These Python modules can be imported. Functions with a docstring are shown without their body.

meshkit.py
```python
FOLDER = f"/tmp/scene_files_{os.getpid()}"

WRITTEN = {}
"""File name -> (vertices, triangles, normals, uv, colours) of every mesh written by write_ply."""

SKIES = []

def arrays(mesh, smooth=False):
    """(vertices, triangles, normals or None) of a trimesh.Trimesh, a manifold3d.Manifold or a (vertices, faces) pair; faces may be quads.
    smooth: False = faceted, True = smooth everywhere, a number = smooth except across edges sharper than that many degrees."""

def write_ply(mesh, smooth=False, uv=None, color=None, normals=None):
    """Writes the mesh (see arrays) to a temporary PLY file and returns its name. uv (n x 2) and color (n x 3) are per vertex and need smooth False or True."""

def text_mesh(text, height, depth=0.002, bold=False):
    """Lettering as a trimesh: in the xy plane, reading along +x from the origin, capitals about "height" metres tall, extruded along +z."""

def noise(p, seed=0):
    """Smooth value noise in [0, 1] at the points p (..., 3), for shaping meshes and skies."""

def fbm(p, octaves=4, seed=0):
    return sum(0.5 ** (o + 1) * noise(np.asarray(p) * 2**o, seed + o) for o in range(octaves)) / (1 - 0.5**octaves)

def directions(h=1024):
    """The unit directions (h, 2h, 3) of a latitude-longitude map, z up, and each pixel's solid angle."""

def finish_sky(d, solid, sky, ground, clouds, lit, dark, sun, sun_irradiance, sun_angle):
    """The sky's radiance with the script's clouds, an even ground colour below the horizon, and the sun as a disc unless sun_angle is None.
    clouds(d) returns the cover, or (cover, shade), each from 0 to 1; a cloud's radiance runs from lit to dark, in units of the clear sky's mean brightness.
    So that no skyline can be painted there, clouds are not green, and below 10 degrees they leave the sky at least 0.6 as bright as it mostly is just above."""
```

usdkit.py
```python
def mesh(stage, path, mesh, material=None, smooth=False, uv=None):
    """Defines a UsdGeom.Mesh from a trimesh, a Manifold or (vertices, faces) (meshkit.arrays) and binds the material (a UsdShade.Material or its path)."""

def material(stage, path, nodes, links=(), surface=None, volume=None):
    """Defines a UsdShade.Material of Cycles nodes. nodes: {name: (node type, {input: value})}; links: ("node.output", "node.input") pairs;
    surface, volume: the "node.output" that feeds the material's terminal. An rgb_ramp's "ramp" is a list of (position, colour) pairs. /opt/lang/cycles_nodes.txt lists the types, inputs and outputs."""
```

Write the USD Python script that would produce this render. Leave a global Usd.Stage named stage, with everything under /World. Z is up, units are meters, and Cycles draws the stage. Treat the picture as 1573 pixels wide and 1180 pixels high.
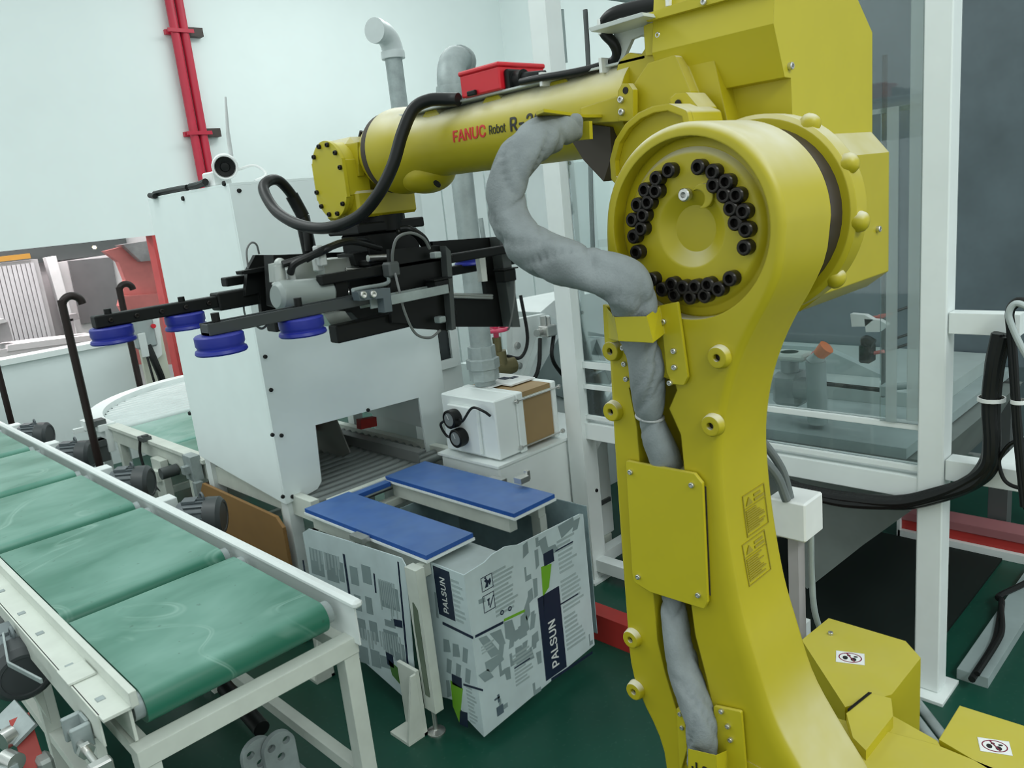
import math, random
import numpy as np, trimesh, manifold3d, usdkit, meshkit
import shapely.geometry as sg
from pxr import Usd, UsdGeom, UsdLux, UsdShade, Gf, Sdf

random.seed(5)
stage = Usd.Stage.CreateInMemory()
UsdGeom.SetStageUpAxis(stage, UsdGeom.Tokens.z)
UsdGeom.SetStageMetersPerUnit(stage, 1.0)
UsdGeom.Xform.Define(stage, '/World')
UsdGeom.Scope.Define(stage, '/World/Looks')

# ------------------------------------------------------------------ camera, light, exposure
F, ROLL, PITCH, YAW, H = 1226.9, -0.104936, 0.23042, 0.761361, 1.84
_cp, _sp = math.cos(PITCH), math.sin(PITCH)
FW = np.array([math.sin(YAW)*_cp, math.cos(YAW)*_cp, -_sp])
_r0 = np.array([math.cos(YAW), -math.sin(YAW), 0]); _u0 = np.cross(_r0, FW)
RT = math.cos(ROLL)*_r0 + math.sin(ROLL)*_u0
UP = -math.sin(ROLL)*_r0 + math.cos(ROLL)*_u0
EYE = np.array([0, 0, H])
cam = UsdGeom.Camera.Define(stage, '/World/camera')
cam.CreateHorizontalApertureAttr(36.0); cam.CreateVerticalApertureAttr(36.0*1180/1573)
cam.CreateFocalLengthAttr(36.0*F/1573); cam.CreateClippingRangeAttr(Gf.Vec2f(0.05, 100))
m4 = Gf.Matrix4d(*RT, 0, *UP, 0, *(-FW), 0, *EYE, 1)
cam.AddTransformOp().Set(m4)
cam.CreateExposureAttr(0.12)
dome = UsdLux.DomeLight.Define(stage, '/World/ambient_light')
dome.CreateIntensityAttr(0.27); dome.CreateColorAttr(Gf.Vec3f(0.90, 1.0, 0.985))
def lamp(name, x, y, z, w, h, inten, col=(0.93, 1.0, 0.98)):
    l = UsdLux.RectLight.Define(stage, '/World/'+name)
    l.CreateWidthAttr(w); l.CreateHeightAttr(h); l.CreateIntensityAttr(inten); l.CreateColorAttr(Gf.Vec3f(*col))
    l.AddTranslateOp().Set(Gf.Vec3d(x, y, z))
    l.GetPrim().SetCustomDataByKey('kind', 'structure')
lamp('ceiling_lamp', 0.2, 3.6, 4.3, 2.4, 0.8, 6.0)
lamp('ceiling_lamp_001', 4.4, 5.2, 4.3, 2.4, 0.8, 6.0)
lamp('ceiling_lamp_002', 0.8, -2.4, 4.3, 2.6, 1.0, 14.0)  # unseen fill lamp, added behind the camera to brighten the hood front
lamp('ceiling_lamp_003', -1.6, 5.6, 4.3, 1.4, 1.0, 5.0)
lamp('ceiling_lamp_004', 1.5, 9.2, 3.6, 3.4, 1.2, 11.0, (1.0, 0.93, 0.93))

# ------------------------------------------------------------------ pixel -> point on a known plane
def ray(x, y): return FW + RT*(x-786.5)/F - UP*(y-590)/F
def onx(x, y, X): d = ray(x, y); return EYE + d*X/d[0]
def ony(x, y, Y): d = ray(x, y); return EYE + d*Y/d[1]
def onz(x, y, Z): d = ray(x, y); return EYE + d*(Z-H)/d[2]
def yz(pts, X): return [tuple(onx(*p, X)[1:]) for p in pts]
def xz(pts, Y): return [tuple(ony(*p, Y)[[0, 2]]) for p in pts]
def xy(pts, Z): return [tuple(onz(*p, Z)[:2]) for p in pts]

# ------------------------------------------------------------------ materials
_mats = {}
def mat(name, col, rough=0.5, metal=0.0, var=0.06, scale=6.0, dust=0.0, bev=0.003, spec=0.5, dustcol=(0.70, 0.68, 0.58), bump=0.0, coat=0.0):
    if name in _mats: return _mats[name]
    lo = tuple(max(0, c*(1-var)) for c in col); hi = tuple(min(1, c*(1+var)) for c in col)
    n = {'geo': ('geometry', {}),
         'noise': ('noise_texture', {'scale': scale, 'detail': 5.0, 'roughness': 0.6}),
         'ramp': ('rgb_ramp', {'ramp': [(0.3, lo), (0.7, hi)]}),
         'p': ('principled_bsdf', {'roughness': rough, 'metallic': metal, 'specular_ior_level': spec, 'coat_weight': coat})}
    L = [('geo.position', 'noise.vector'), ('noise.fac', 'ramp.fac')]
    out = 'ramp.color'
    if dust > 0:
        n['sep'] = ('separate_xyz', {})
        n['up'] = ('map_range', {'range_type': 'smoothstep', 'from_min': 0.22, 'from_max': 0.95, 'to_min': 0.0, 'to_max': dust, 'clamp': True})
        n['n2'] = ('noise_texture', {'scale': 14.0, 'detail': 4.0})
        n['mr'] = ('map_range', {'from_min': 0.25, 'from_max': 0.7, 'to_min': 0.6, 'to_max': 1.0, 'clamp': True})
        n['mul'] = ('math', {'math_type': 'multiply'})
        n['mx'] = ('mix_color', {'b': dustcol})
        L += [('geo.normal', 'sep.vector'), ('sep.z', 'up.value'), ('geo.position', 'n2.vector'), ('n2.fac', 'mr.value'),
              ('up.result', 'mul.value1'), ('mr.result', 'mul.value2'), ('mul.value', 'mx.fac'), (out, 'mx.a')]
        out = 'mx.result'
    L.append((out, 'p.base_color'))
    if bev > 0:
        n['bv'] = ('bevel', {'radius': bev, 'samples': 4})
        L.append(('bv.bevel', 'p.normal'))
    if bump > 0:
        n['bp'] = ('bump', {'strength': bump, 'distance': 0.004})
        n['n3'] = ('noise_texture', {'scale': 240.0, 'detail': 3.0})
        L = [l for l in L if l[1] != 'p.normal'] + [('geo.position', 'n3.vector'), ('n3.fac', 'bp.height'), ('bp.normal', 'p.normal')]
        if bev > 0: L.append(('bv.bevel', 'bp.normal'))
    _mats[name] = usdkit.material(stage, '/World/Looks/'+name, n, L, surface='p.BSDF')
    return _mats[name]

YEL = mat('yellow_paint', (0.43, 0.36, 0.008), 0.42, var=0.05, dust=0.9, bev=0.004)
YELC = mat('yellow_sheet_paint', (0.48, 0.41, 0.012), 0.45, var=0.03, dust=0.10, bev=0.002)
WHT = mat('white_paint', (0.78, 0.83, 0.82), 0.45, var=0.03)
WSH = mat('white_sheet_metal', (0.78, 0.855, 0.85), 0.5, var=0.02, bev=0.002)
IVO = mat('ivory_frame_paint', (0.62, 0.66, 0.60), 0.5, var=0.07, scale=9)
GRYP = mat('grey_plastic', (0.30, 0.34, 0.34), 0.5)
PIPE = mat('galvanized_grey', (0.33, 0.38, 0.38), 0.5, 0.25, var=0.18, scale=12)
DGR = mat('dark_grey_metal', (0.08, 0.09, 0.09), 0.5, 0.2)
BLK = mat('black_anodised', (0.007, 0.008, 0.008), 0.45, 0.0, var=0.2, bev=0.002, spec=0.22)
BRS = mat('black_socket_steel', (0.022, 0.019, 0.017), 0.3, 0.6, bev=0.001)
RUB = mat('black_rubber', (0.009, 0.010, 0.010), 0.38, bev=0, spec=0.3)
STL = mat('bright_steel', (0.62, 0.62, 0.6), 0.28, 0.9, bev=0.001)
ALU = mat('aluminium_block', (0.42, 0.45, 0.43), 0.45, 0.5, var=0.1)
BLU = mat('blue_suction_rubber', (0.015, 0.024, 0.27), 0.4, bev=0)
BLP = mat('blue_plastic_board', (0.015, 0.085, 0.35), 0.45, var=0.12, scale=10, bev=0.002, dust=0.34, dustcol=(0.20, 0.32, 0.48))
RED = mat('red_box_paint', (0.62, 0.012, 0.025), 0.4)
REDP = mat('red_pipe_paint', (0.50, 0.02, 0.05), 0.4)
REDB = mat('red_beam_paint', (0.42, 0.03, 0.025), 0.5, var=0.12)
BRN = mat('brown_panel', (0.26, 0.14, 0.045), 0.55, var=0.12, scale=4)
TAN = mat('tan_filter_panel', (0.30, 0.20, 0.09), 0.6, var=0.06)
MOT = mat('motor_grey_paint', (0.10, 0.12, 0.13), 0.42, var=0.1, bev=0.002)
MOTD = mat('motor_fan_cover', (0.045, 0.052, 0.055), 0.45, bev=0.002)
HOOK = mat('dark_brown_pole', (0.015, 0.008, 0.007), 0.38, bev=0, spec=0.3)
NAVY = mat('navy_print', (0.008, 0.018, 0.045), 0.5, bev=0)
GRN = mat('lime_print', (0.17, 0.42, 0.02), 0.5, bev=0)
INK = mat('grey_print', (0.24, 0.31, 0.32), 0.5, var=0.1, bev=0)
INKL = mat('pale_grey_print', (0.36, 0.44, 0.45), 0.5, var=0.1, bev=0)
FILM = mat('printed_film', (0.56, 0.66, 0.68), 0.3, var=0.08, scale=7, bev=0, spec=0.6)
FILMG = mat('grey_film_top', (0.36, 0.42, 0.42), 0.5, var=0.12, scale=7, bev=0)
SLV = mat('grey_fabric_sleeve', (0.22, 0.245, 0.25), 0.8, var=0.14, scale=16, bev=0, bump=0.25, spec=0.2)
SLVD = mat('brown_black_cover', (0.05, 0.04, 0.03), 0.7, bev=0)
WPL = mat('white_plastic', (0.78, 0.8, 0.79), 0.35)
ORG = mat('orange_plastic', (0.8, 0.17, 0.03), 0.5)
BRZ = mat('brass_dull', (0.15, 0.13, 0.06), 0.45, 0.5)
INKY = mat('ochre_print', (0.30, 0.24, 0.02), 0.5, bev=0)
TRED = mat('red_lettering', (0.55, 0.02, 0.02), 0.5, bev=0)
TBLK = mat('black_lettering', (0.012, 0.012, 0.012), 0.5, bev=0)
WALLM = mat('white_wall_paint', (0.80, 0.875, 0.865), 0.7, var=0.03, scale=0.9, bev=0)
PNKW = mat('pinkish_white_wall', (0.72, 0.68, 0.69), 0.7, var=0.03, bev=0)
PNKG = mat('pinkish_grey', (0.36, 0.34, 0.35), 0.5, bev=0)
BGREY = mat('blue_grey_panel', (0.13, 0.18, 0.19), 0.55, var=0.15, scale=2.0, bev=0)
BGREYL = mat('pale_blue_grey', (0.30, 0.37, 0.37), 0.5, var=0.1, bev=0.003)
HOPG = mat('grey_hopper_sheet', (0.17, 0.20, 0.19), 0.5, var=0.1, bev=0)

def floor_mat():
    n = {'geo': ('geometry', {}), 'n1': ('noise_texture', {'scale': 2.2, 'detail': 6.0}),
         'r1': ('rgb_ramp', {'ramp': [(0.3, (0.004, 0.048, 0.031)), (0.7, (0.006, 0.068, 0.044))]}),
         'n2': ('noise_texture', {'scale': 60.0, 'detail': 3.0}),
         'r2': ('rgb_ramp', {'ramp': [(0.60, (0, 0, 0)), (0.85, (0.25, 0.25, 0.25))]}),
         'mx': ('mix_color', {'b': (0.10, 0.19, 0.15)}), 'bw': ('rgb_to_bw', {}),
         'p': ('principled_bsdf', {'roughness': 0.38, 'specular_ior_level': 0.4})}
    L = [('geo.position', 'n1.vector'), ('n1.fac', 'r1.fac'), ('geo.position', 'n2.vector'), ('n2.fac', 'r2.fac'), ('r2.color', 'bw.color'),
         ('bw.val', 'mx.fac'), ('r1.color', 'mx.a'), ('mx.result', 'p.base_color')]
    return usdkit.material(stage, '/World/Looks/green_epoxy_floor', n, L, surface='p.BSDF')
def belt_mat(name='green_belt', base=(0.014, 0.14, 0.085), dust=(0.26, 0.47, 0.40), amt=0.72):
    n = {'geo': ('geometry', {}), 'sep': ('separate_xyz', {}),
         'up': ('map_range', {'range_type': 'smoothstep', 'from_min': 0.55, 'from_max': 1.0, 'to_min': 0.08, 'to_max': 1.0, 'clamp': True}),
         'mp': ('mapping', {'scale': (1.0, 1.7, 1.0), 'rotation': (0, 0, 0.15)}),
         'n1': ('noise_texture', {'scale': 2.6, 'detail': 4.0, 'roughness': 0.5, 'distortion': 0.3}),
         'm1': ('map_range', {'from_min': 0.28, 'from_max': 0.72, 'to_min': 0.12, 'to_max': amt, 'clamp': True}),
         'mul': ('math', {'math_type': 'multiply'}), 'mx': ('mix_color', {'a': base, 'b': dust}),
         'n2': ('noise_texture', {'scale': 1.5, 'detail': 1.0, 'distortion': 1.2}),
         'r2': ('rgb_ramp', {'ramp': [(0.470, (0, 0, 0)), (0.478, (0.34, 0.34, 0.34)), (0.484, (0.05, 0.05, 0.05)), (0.492, (0.22, 0.22, 0.22)), (0.50, (0, 0, 0))]}),
         'n3': ('noise_texture', {'scale': 5.0, 'detail': 2.0}),
         'm3': ('map_range', {'from_min': 0.45, 'from_max': 0.62, 'to_min': 0.0, 'to_max': 1.0, 'clamp': True}),
         'bw': ('rgb_to_bw', {}), 'mul2': ('math', {'math_type': 'multiply'}), 'mx2': ('mix_color', {'b': (0.45, 0.66, 0.58)}),
         'n4': ('noise_texture', {'scale': 38.0, 'detail': 2.0}),
         'r4': ('rgb_ramp', {'ramp': [(0.70, (0, 0, 0)), (0.76, (0.4, 0.4, 0.4))]}), 'bw4': ('rgb_to_bw', {}), 'mx4': ('mix_color', {'b': (0.02, 0.07, 0.05)}),
         'p': ('principled_bsdf', {'roughness': 0.4, 'specular_ior_level': 0.45})}
    L = [('geo.normal', 'sep.vector'), ('sep.z', 'up.value'), ('geo.position', 'mp.vector'), ('mp.vector', 'n1.vector'), ('n1.fac', 'm1.value'),
         ('m1.result', 'mul.value1'), ('up.result', 'mul.value2'), ('mul.value', 'mx.fac'), ('geo.position', 'n2.vector'), ('n2.fac', 'r2.fac'), ('r2.color', 'bw.color'),
         ('geo.position', 'n3.vector'), ('n3.fac', 'm3.value'), ('bw.val', 'mul2.value1'), ('m3.result', 'mul2.value2'), ('mul2.value', 'mx2.fac'), ('mx.result', 'mx2.a'),
         ('geo.position', 'n4.vector'), ('n4.fac', 'r4.fac'), ('r4.color', 'bw4.color'), ('bw4.val', 'mx4.fac'), ('mx2.result', 'mx4.a'), ('mx4.result', 'p.base_color')]
    return usdkit.material(stage, '/World/Looks/'+name, n, L, surface='p.BSDF')
def pane_mat(name, tint=(0.95, 0.98, 0.98), ior=1.5, haze=0.12):
    n = {'t': ('transparent_bsdf', {'color': tint}), 'g': ('glossy_bsdf', {'color': (0.9, 0.95, 0.95), 'roughness': 0.03}),
         'fr': ('fresnel', {'IOR': ior}), 'm': ('mix_closure', {}), 'd': ('diffuse_bsdf', {'color': (0.5, 0.58, 0.58)}), 'm2': ('mix_closure', {'fac': haze})}
    L = [('fr.fac', 'm.fac'), ('t.BSDF', 'm.closure1'), ('g.BSDF', 'm.closure2'), ('m.closure', 'm2.closure1'), ('d.BSDF', 'm2.closure2')]
    return usdkit.material(stage, '/World/Looks/'+name, n, L, surface='m2.closure')
def glow_mat(name, col, s):
    return usdkit.material(stage, '/World/Looks/'+name, {'e': ('emission', {'color': col, 'strength': s})}, [], surface='e.emission')
FLR, BELT, PANE = floor_mat(), belt_mat(), pane_mat('acrylic_pane', haze=0.035)
BELTP = belt_mat('pale_green_belt', (0.10, 0.30, 0.23), (0.46, 0.62, 0.57), 0.9)
CLRP = pane_mat('clear_plastic_strip', (0.9, 0.95, 0.94), haze=0.45)
GLOW = glow_mat('warm_lamp_glow', (1.0, 0.75, 0.35), 6.0)

# ------------------------------------------------------------------ mesh helpers
def cat(*ms):
    out = []
    for m in ms:
        if isinstance(m, (list, tuple)): out += list(m)
        else: out.append(m)
    return trimesh.util.concatenate(out)
def box(x0, x1, y0, y1, z0, z1):
    m = trimesh.creation.box((abs(x1-x0), abs(y1-y0), abs(z1-z0)))
    m.apply_translation(((x0+x1)/2, (y0+y1)/2, (z0+z1)/2)); return m
def rbox(x0, x1, y0, y1, z0, z1, b=0.006):
    P = []
    for sx in (0, 1):
        for sy in (0, 1):
            for sz in (0, 1):
                c = np.array([(x0, x1)[sx], (y0, y1)[sy], (z0, z1)[sz]])
                d = np.array([b*(1-2*sx), b*(1-2*sy), b*(1-2*sz)])
                for k in range(3):
                    e = d.copy(); e[k] = 0; P.append(c+e)
    return trimesh.convex.convex_hull(np.array(P))
def frame_of(d, up=(0, 0, 1)):
    d = np.asarray(d, float); d = d/np.linalg.norm(d); up = np.asarray(up, float)
    if abs(d@up) > 0.97: up = np.array([0, 1.0, 0])
    a = np.cross(up, d); a /= np.linalg.norm(a); return a, np.cross(d, a), d
def bar(p0, p1, w, h, up=(0, 0, 1)):
    p0, p1 = np.asarray(p0, float), np.asarray(p1, float); a, b, d = frame_of(p1-p0, up)
    m = trimesh.creation.box((w, h, np.linalg.norm(p1-p0)))
    T = np.eye(4); T[:3, 0], T[:3, 1], T[:3, 2], T[:3, 3] = a, b, d, (p0+p1)/2
    m.apply_transform(T); return m
def lathe(prof, org=(0, 0, 0), axis=(0, 0, 1), seg=32):
    prof = np.asarray(prof, float); n = len(prof); ang = np.arange(seg)*2*np.pi/seg
    a, b, d = frame_of(axis); org = np.asarray(org, float)
    v = org + prof[None, :, 1, None]*d + prof[None, :, 0, None]*(np.cos(ang)[:, None, None]*a + np.sin(ang)[:, None, None]*b)
    v = v.reshape(-1, 3); f = []
    for i in range(seg):
        j = (i+1) % seg
        for k in range(n-1):
            A, B, C, D = i*n+k, j*n+k, j*n+k+1, i*n+k+1
            if prof[k, 0] > 1e-9: f.append((A, B, C))
            if prof[k+1, 0] > 1e-9: f.append((A, C, D))
    m = trimesh.Trimesh(v, np.array(f), process=False); m.merge_vertices()
    if m.is_watertight and m.volume < 0: m.invert()
    return m
def cyl(p0, p1, r, seg=20, r1=None):
    p0, p1 = np.asarray(p0, float), np.asarray(p1, float); L = np.linalg.norm(p1-p0); r1 = r if r1 is None else r1
    return lathe([(0, 0), (r, 0), (r1, L), (0, L)], p0, p1-p0, seg)
def spline(pts, n=8):
    p = np.asarray(pts, float)
    if len(p) < 3: return p
    q = np.vstack([2*p[0]-p[1], p, 2*p[-1]-p[-2]]); out = []
    for i in range(1, len(q)-2):
        for t in np.linspace(0, 1, n, endpoint=False):
            a, b, c, d = q[i-1:i+3]
            out.append(0.5*(2*b+(c-a)*t+(2*a-5*b+4*c-d)*t*t+(3*b-a-3*c+d)*t**3))
    return np.vstack(out+[p[-1]])
def tube(pts, r, seg=10, n=8, sm=True, wr=None):
    p = spline(pts, n) if sm else np.asarray(pts, float)
    if np.ndim(r): r = np.interp(np.linspace(0, 1, len(p)), np.linspace(0, 1, len(r)), r)
    else: r = np.full(len(p), float(r))
    t = np.gradient(p, axis=0); t /= np.linalg.norm(t, axis=1, keepdims=True)
    a = frame_of(t[0])[0]; V = []; ang = np.arange(seg)*2*np.pi/seg
    s = np.concatenate([[0], np.cumsum(np.linalg.norm(np.diff(p, axis=0), axis=1))])
    for i in range(len(p)):
        a = a - t[i]*(a@t[i]); a /= np.linalg.norm(a); b = np.cross(t[i], a)
        rr = r[i]*np.ones(seg)
        if wr is not None: rr = rr*wr(s[i], ang)
        V.append(p[i]+rr[:, None]*(np.cos(ang)[:, None]*a+np.sin(ang)[:, None]*b))
    V = np.vstack(V+[p[:1], p[-1:]]); N = len(p); f = []
    for i in range(N-1):
        for k in range(seg):
            l = (k+1) % seg
            f += [(i*seg+k, i*seg+l, (i+1)*seg+l), (i*seg+k, (i+1)*seg+l, (i+1)*seg+k)]
    for k in range(seg):
        l = (k+1) % seg
        f += [(N*seg, l, k), (N*seg+1, (N-1)*seg+k, (N-1)*seg+l)]
    m = trimesh.Trimesh(V, np.array(f), process=False)
    if m.volume < 0: m.invert()
    return m
_AX = {'x': np.array([[0, 0, 1], [1, 0, 0], [0, 1, 0]]), 'y': np.array([[1, 0, 0], [0, 0, 1], [0, 1, 0]]), 'z': np.eye(3)}
def prism(poly, ax, a, b, holes=()):
    P = poly if isinstance(poly, (sg.Polygon, sg.MultiPolygon)) else sg.Polygon(poly, holes)
    if not P.is_valid: P = P.buffer(0)
    a, b = min(a, b), max(a, b)
    ms = [trimesh.creation.extrude_polygon(g, b-a, engine='earcut') for g in getattr(P, 'geoms', [P])]
    m = cat(ms); m.apply_translation((0, 0, a)); v = np.asarray(m.vertices) @ _AX[ax].T
    m = trimesh.Trimesh(v, m.faces, process=False)
    if m.volume < 0: m.invert()
    return m
def arc(cx, cy, r, a0, a1, n=16):
    return [(cx+r*math.cos(t), cy+r*math.sin(t)) for t in np.radians(np.linspace(a0, a1, n))]
def rpoly(pts, r): return sg.Polygon(pts).buffer(-r).buffer(r, quad_segs=6)
def to_man(m):
    m = trimesh.Trimesh(m.vertices, m.faces, process=True)
    return manifold3d.Manifold(manifold3d.Mesh(np.asarray(m.vertices, np.float32), np.asarray(m.faces, np.uint32)))
def minus(m, *cut):
    M = to_man(m)
    for c in cut: M = M - to_man(c)
    o = M.to_mesh(); return trimesh.Trimesh(o.vert_properties[:, :3], o.tri_verts, process=False)
def loft(rings):
    n = len(rings[0]); V = np.vstack(rings); f = []
    for i in range(len(rings)-1):
        for k in range(n):
            l = (k+1) % n
            f += [(i*n+k, i*n+l, (i+1)*n+l), (i*n+k, (i+1)*n+l, (i+1)*n+k)]
    import mapbox_earcut as me
    for i, fl in ((0, True), (len(rings)-1, False)):
        R = np.asarray(rings[i]); k = np.argsort(np.ptp(R, axis=0))[1:]; k.sort()
        t = me.triangulate_float64(np.ascontiguousarray(R[:, k]), np.array([n], np.uint32)).reshape(-1, 3)
        t = t.astype(int)+i*n
        tn = np.cross(V[t[:, 1]]-V[t[:, 0]], V[t[:, 2]]-V[t[:, 0]]).sum(0)
        side = np.asarray(rings[0]).mean(0)-np.asarray(rings[-1]).mean(0)
        want = side if i == 0 else -side
        f += [tuple(x) for x in (t if tn@want > 0 else t[:, ::-1])]
    m = trimesh.Trimesh(V, np.array(f), process=False)
    s = np.asarray(rings[-1]).mean(0)-np.asarray(rings[0]).mean(0)
    A = np.asarray(rings[0]); q = np.cross(A-A.mean(0), np.roll(A, -1, 0)-A.mean(0)).sum(0)
    if q@s < 0: m.faces[:len(m.faces)] = np.vstack([m.faces[:(len(rings)-1)*n*2][:, ::-1], m.faces[(len(rings)-1)*n*2:]])
    return m
def text(s, h, org, u, v, depth=0.0012, bold=True, center=False):
    m = meshkit.text_mesh(s, h, depth, bold=bold); P = np.asarray(m.vertices).copy()
    if center: P[:, 0] -= P[:, 0].max()/2
    u, v = np.asarray(u, float), np.asarray(v, float); w = np.cross(u, v)
    return trimesh.Trimesh(np.asarray(org)+P[:, :1]*u+P[:, 1:2]*v+P[:, 2:]*w, m.faces, process=False)

# ------------------------------------------------------------------ scene helpers
_used = {}
def uniq(parent, name):
    k = (parent, name); i = _used.get(k, 0); _used[k] = i+1
    return f'{parent}/{name}' + (f'_{i:03d}' if i else '')
_base = {}
def thing(name, label, category, loc=(0, 0, 0), group=None):
    p = uniq('/World', name); x = UsdGeom.Xform.Define(stage, p); x.AddTranslateOp().Set(Gf.Vec3d(*map(float, loc)))
    _base[p] = np.asarray(loc, float); o = x.GetPrim()
    o.SetCustomDataByKey('label', label); o.SetCustomDataByKey('category', category)
    if group: o.SetCustomDataByKey('group', group)
    return p
def part(parent, name, mesh, m, label=None, smooth=32, stuff=False):
    if isinstance(mesh, list):
        return [part(parent, name, k, m, label, smooth, stuff) for k in mesh][0]
    p = uniq(parent, name); b = _base.get(parent, np.zeros(3)); _base[p] = b
    g = trimesh.Trimesh(np.asarray(mesh.vertices)-b, mesh.faces, process=False)
    o = usdkit.mesh(stage, p, g, m, smooth=smooth).GetPrim()
    if label: o.SetCustomDataByKey('label', label)
    if stuff: o.SetCustomDataByKey('kind', 'stuff')
    return p
def single(name, label, category, mesh, m, group=None, smooth=32):
    p = part('/World', name, mesh, m, label, smooth); o = stage.GetPrimAtPath(p)
    o.SetCustomDataByKey('category', category)
    if group: o.SetCustomDataByKey('group', group)
    return p
def struct(name, mesh, m, label, parent='/World', smooth=False):
    p = part(parent, name, mesh, m, label, smooth); o = stage.GetPrimAtPath(p)
    if parent == '/World': o.SetCustomDataByKey('kind', 'structure'); o.SetCustomDataByKey('category', name.split('_')[0])
    return p
def screw(p, d, r=0.008, h=0.008, seg=12):
    return lathe([(0, 0), (r, 0), (r, h*0.8), (r*0.85, h), (r*0.5, h), (r*0.5, h*0.4), (0, h*0.4)], p, d, seg)
NX, PX, NY, PZ = (-1, 0, 0), (1, 0, 0), (0, -1, 0), (0, 0, 1)

# ================================================================== THE SETTING
struct('floor', box(-6, 9, -4, 12.2, -0.05, 0), FLR, 'glossy dark green epoxy floor of the production hall')
W = '/World'
wb = struct('wall_back', cat(box(-6, 2.98, 7.0, 7.15, 1.825, 4.6), box(2.98, 7.1, 7.0, 7.15, 0, 4.6)), WALLM, 'tall plain white wall behind the conveyors with a wide opening on the left')
struct('lower_wall', box(-6, 2.33, 7.0, 7.12, 0, 0.985), WSH, None, wb)
struct('ledge', box(-6, 2.36, 6.97, 7.16, 0.985, 1.03), WHT, None, wb)
struct('wall_right', box(7.1, 7.25, 2.7, 7.15, 0, 4.6), WALLM, 'white side wall beyond the machines, meeting the back wall in the corner')
struct('wall_far', box(-6, 4.6, 10.3, 10.45, 0, 3.9), PNKW, 'pinkish white wall of the neighbouring room seen through the opening')
# neighbouring room
struct('trim_1', box(-6, 3.6, 10.22, 10.3, ony(60, 404, 10.2)[2], 2.3), DGR, 'dark grey pipe run along the far room wall above the door')
t = thing('corrugated_cabinet', 'pale corrugated cabinet front in the far room, left of the grey door', 'cabinet', (0.4, 9.9, 0))
x0, x1 = -2.0, ony(72, 450, 9.9)[0]
part(t, 'body', box(x0, x1, 9.95, 10.2, 0, ony(40, 400, 9.9)[2]), mat('lilac_white', (0.50, 0.48, 0.49), 0.6, bev=0))
fl = [box(x0+i*0.045, x0+i*0.045+0.034, 9.93, 9.955, 0.03, ony(40, 402, 9.9)[2]-0.02) for i in range(int((x1-x0)/0.045))]
part(t, 'fluted_front', cat(fl), mat('pale_flutes', (0.62, 0.6, 0.62), 0.6, bev=0), None, False, True)
part(t, 'top_strip', box(x0, ony(48, 395, 9.9)[0], 9.92, 10.0, ony(20, 400, 9.9)[2], ony(20, 392, 9.9)[2]), mat('orange_strip', (0.55, 0.28, 0.05), 0.5, bev=0), 'orange strip along the top')
d1 = struct('door_1', prism(xz([(82, 404), (206, 386), (228, 520), (112, 530)], 10.1), 'y', 10.1, 10.28), PNKW, 'white framed door with a large grey glass pane in the far room')
struct('door_glass', prism(xz([(104, 401), (172, 395), (187, 488), (125, 498)], 10.08), 'y', 10.07, 10.12), mat('grey_door_glass', (0.17, 0.165, 0.17), 0.25, bev=0), None, d1)
struct('door_frame', prism(xz([(68, 396), (84, 393), (116, 512), (104, 520)], 10.05), 'y', 10.0, 10.12), mat('bright_frame', (0.85, 0.83, 0.84), 0.5, bev=0), None, d1)
t = thing('red_machine', 'blurred red machine guard with grey reflecting top in the far room', 'machine', (2.5, 9.0, 0))
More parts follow.
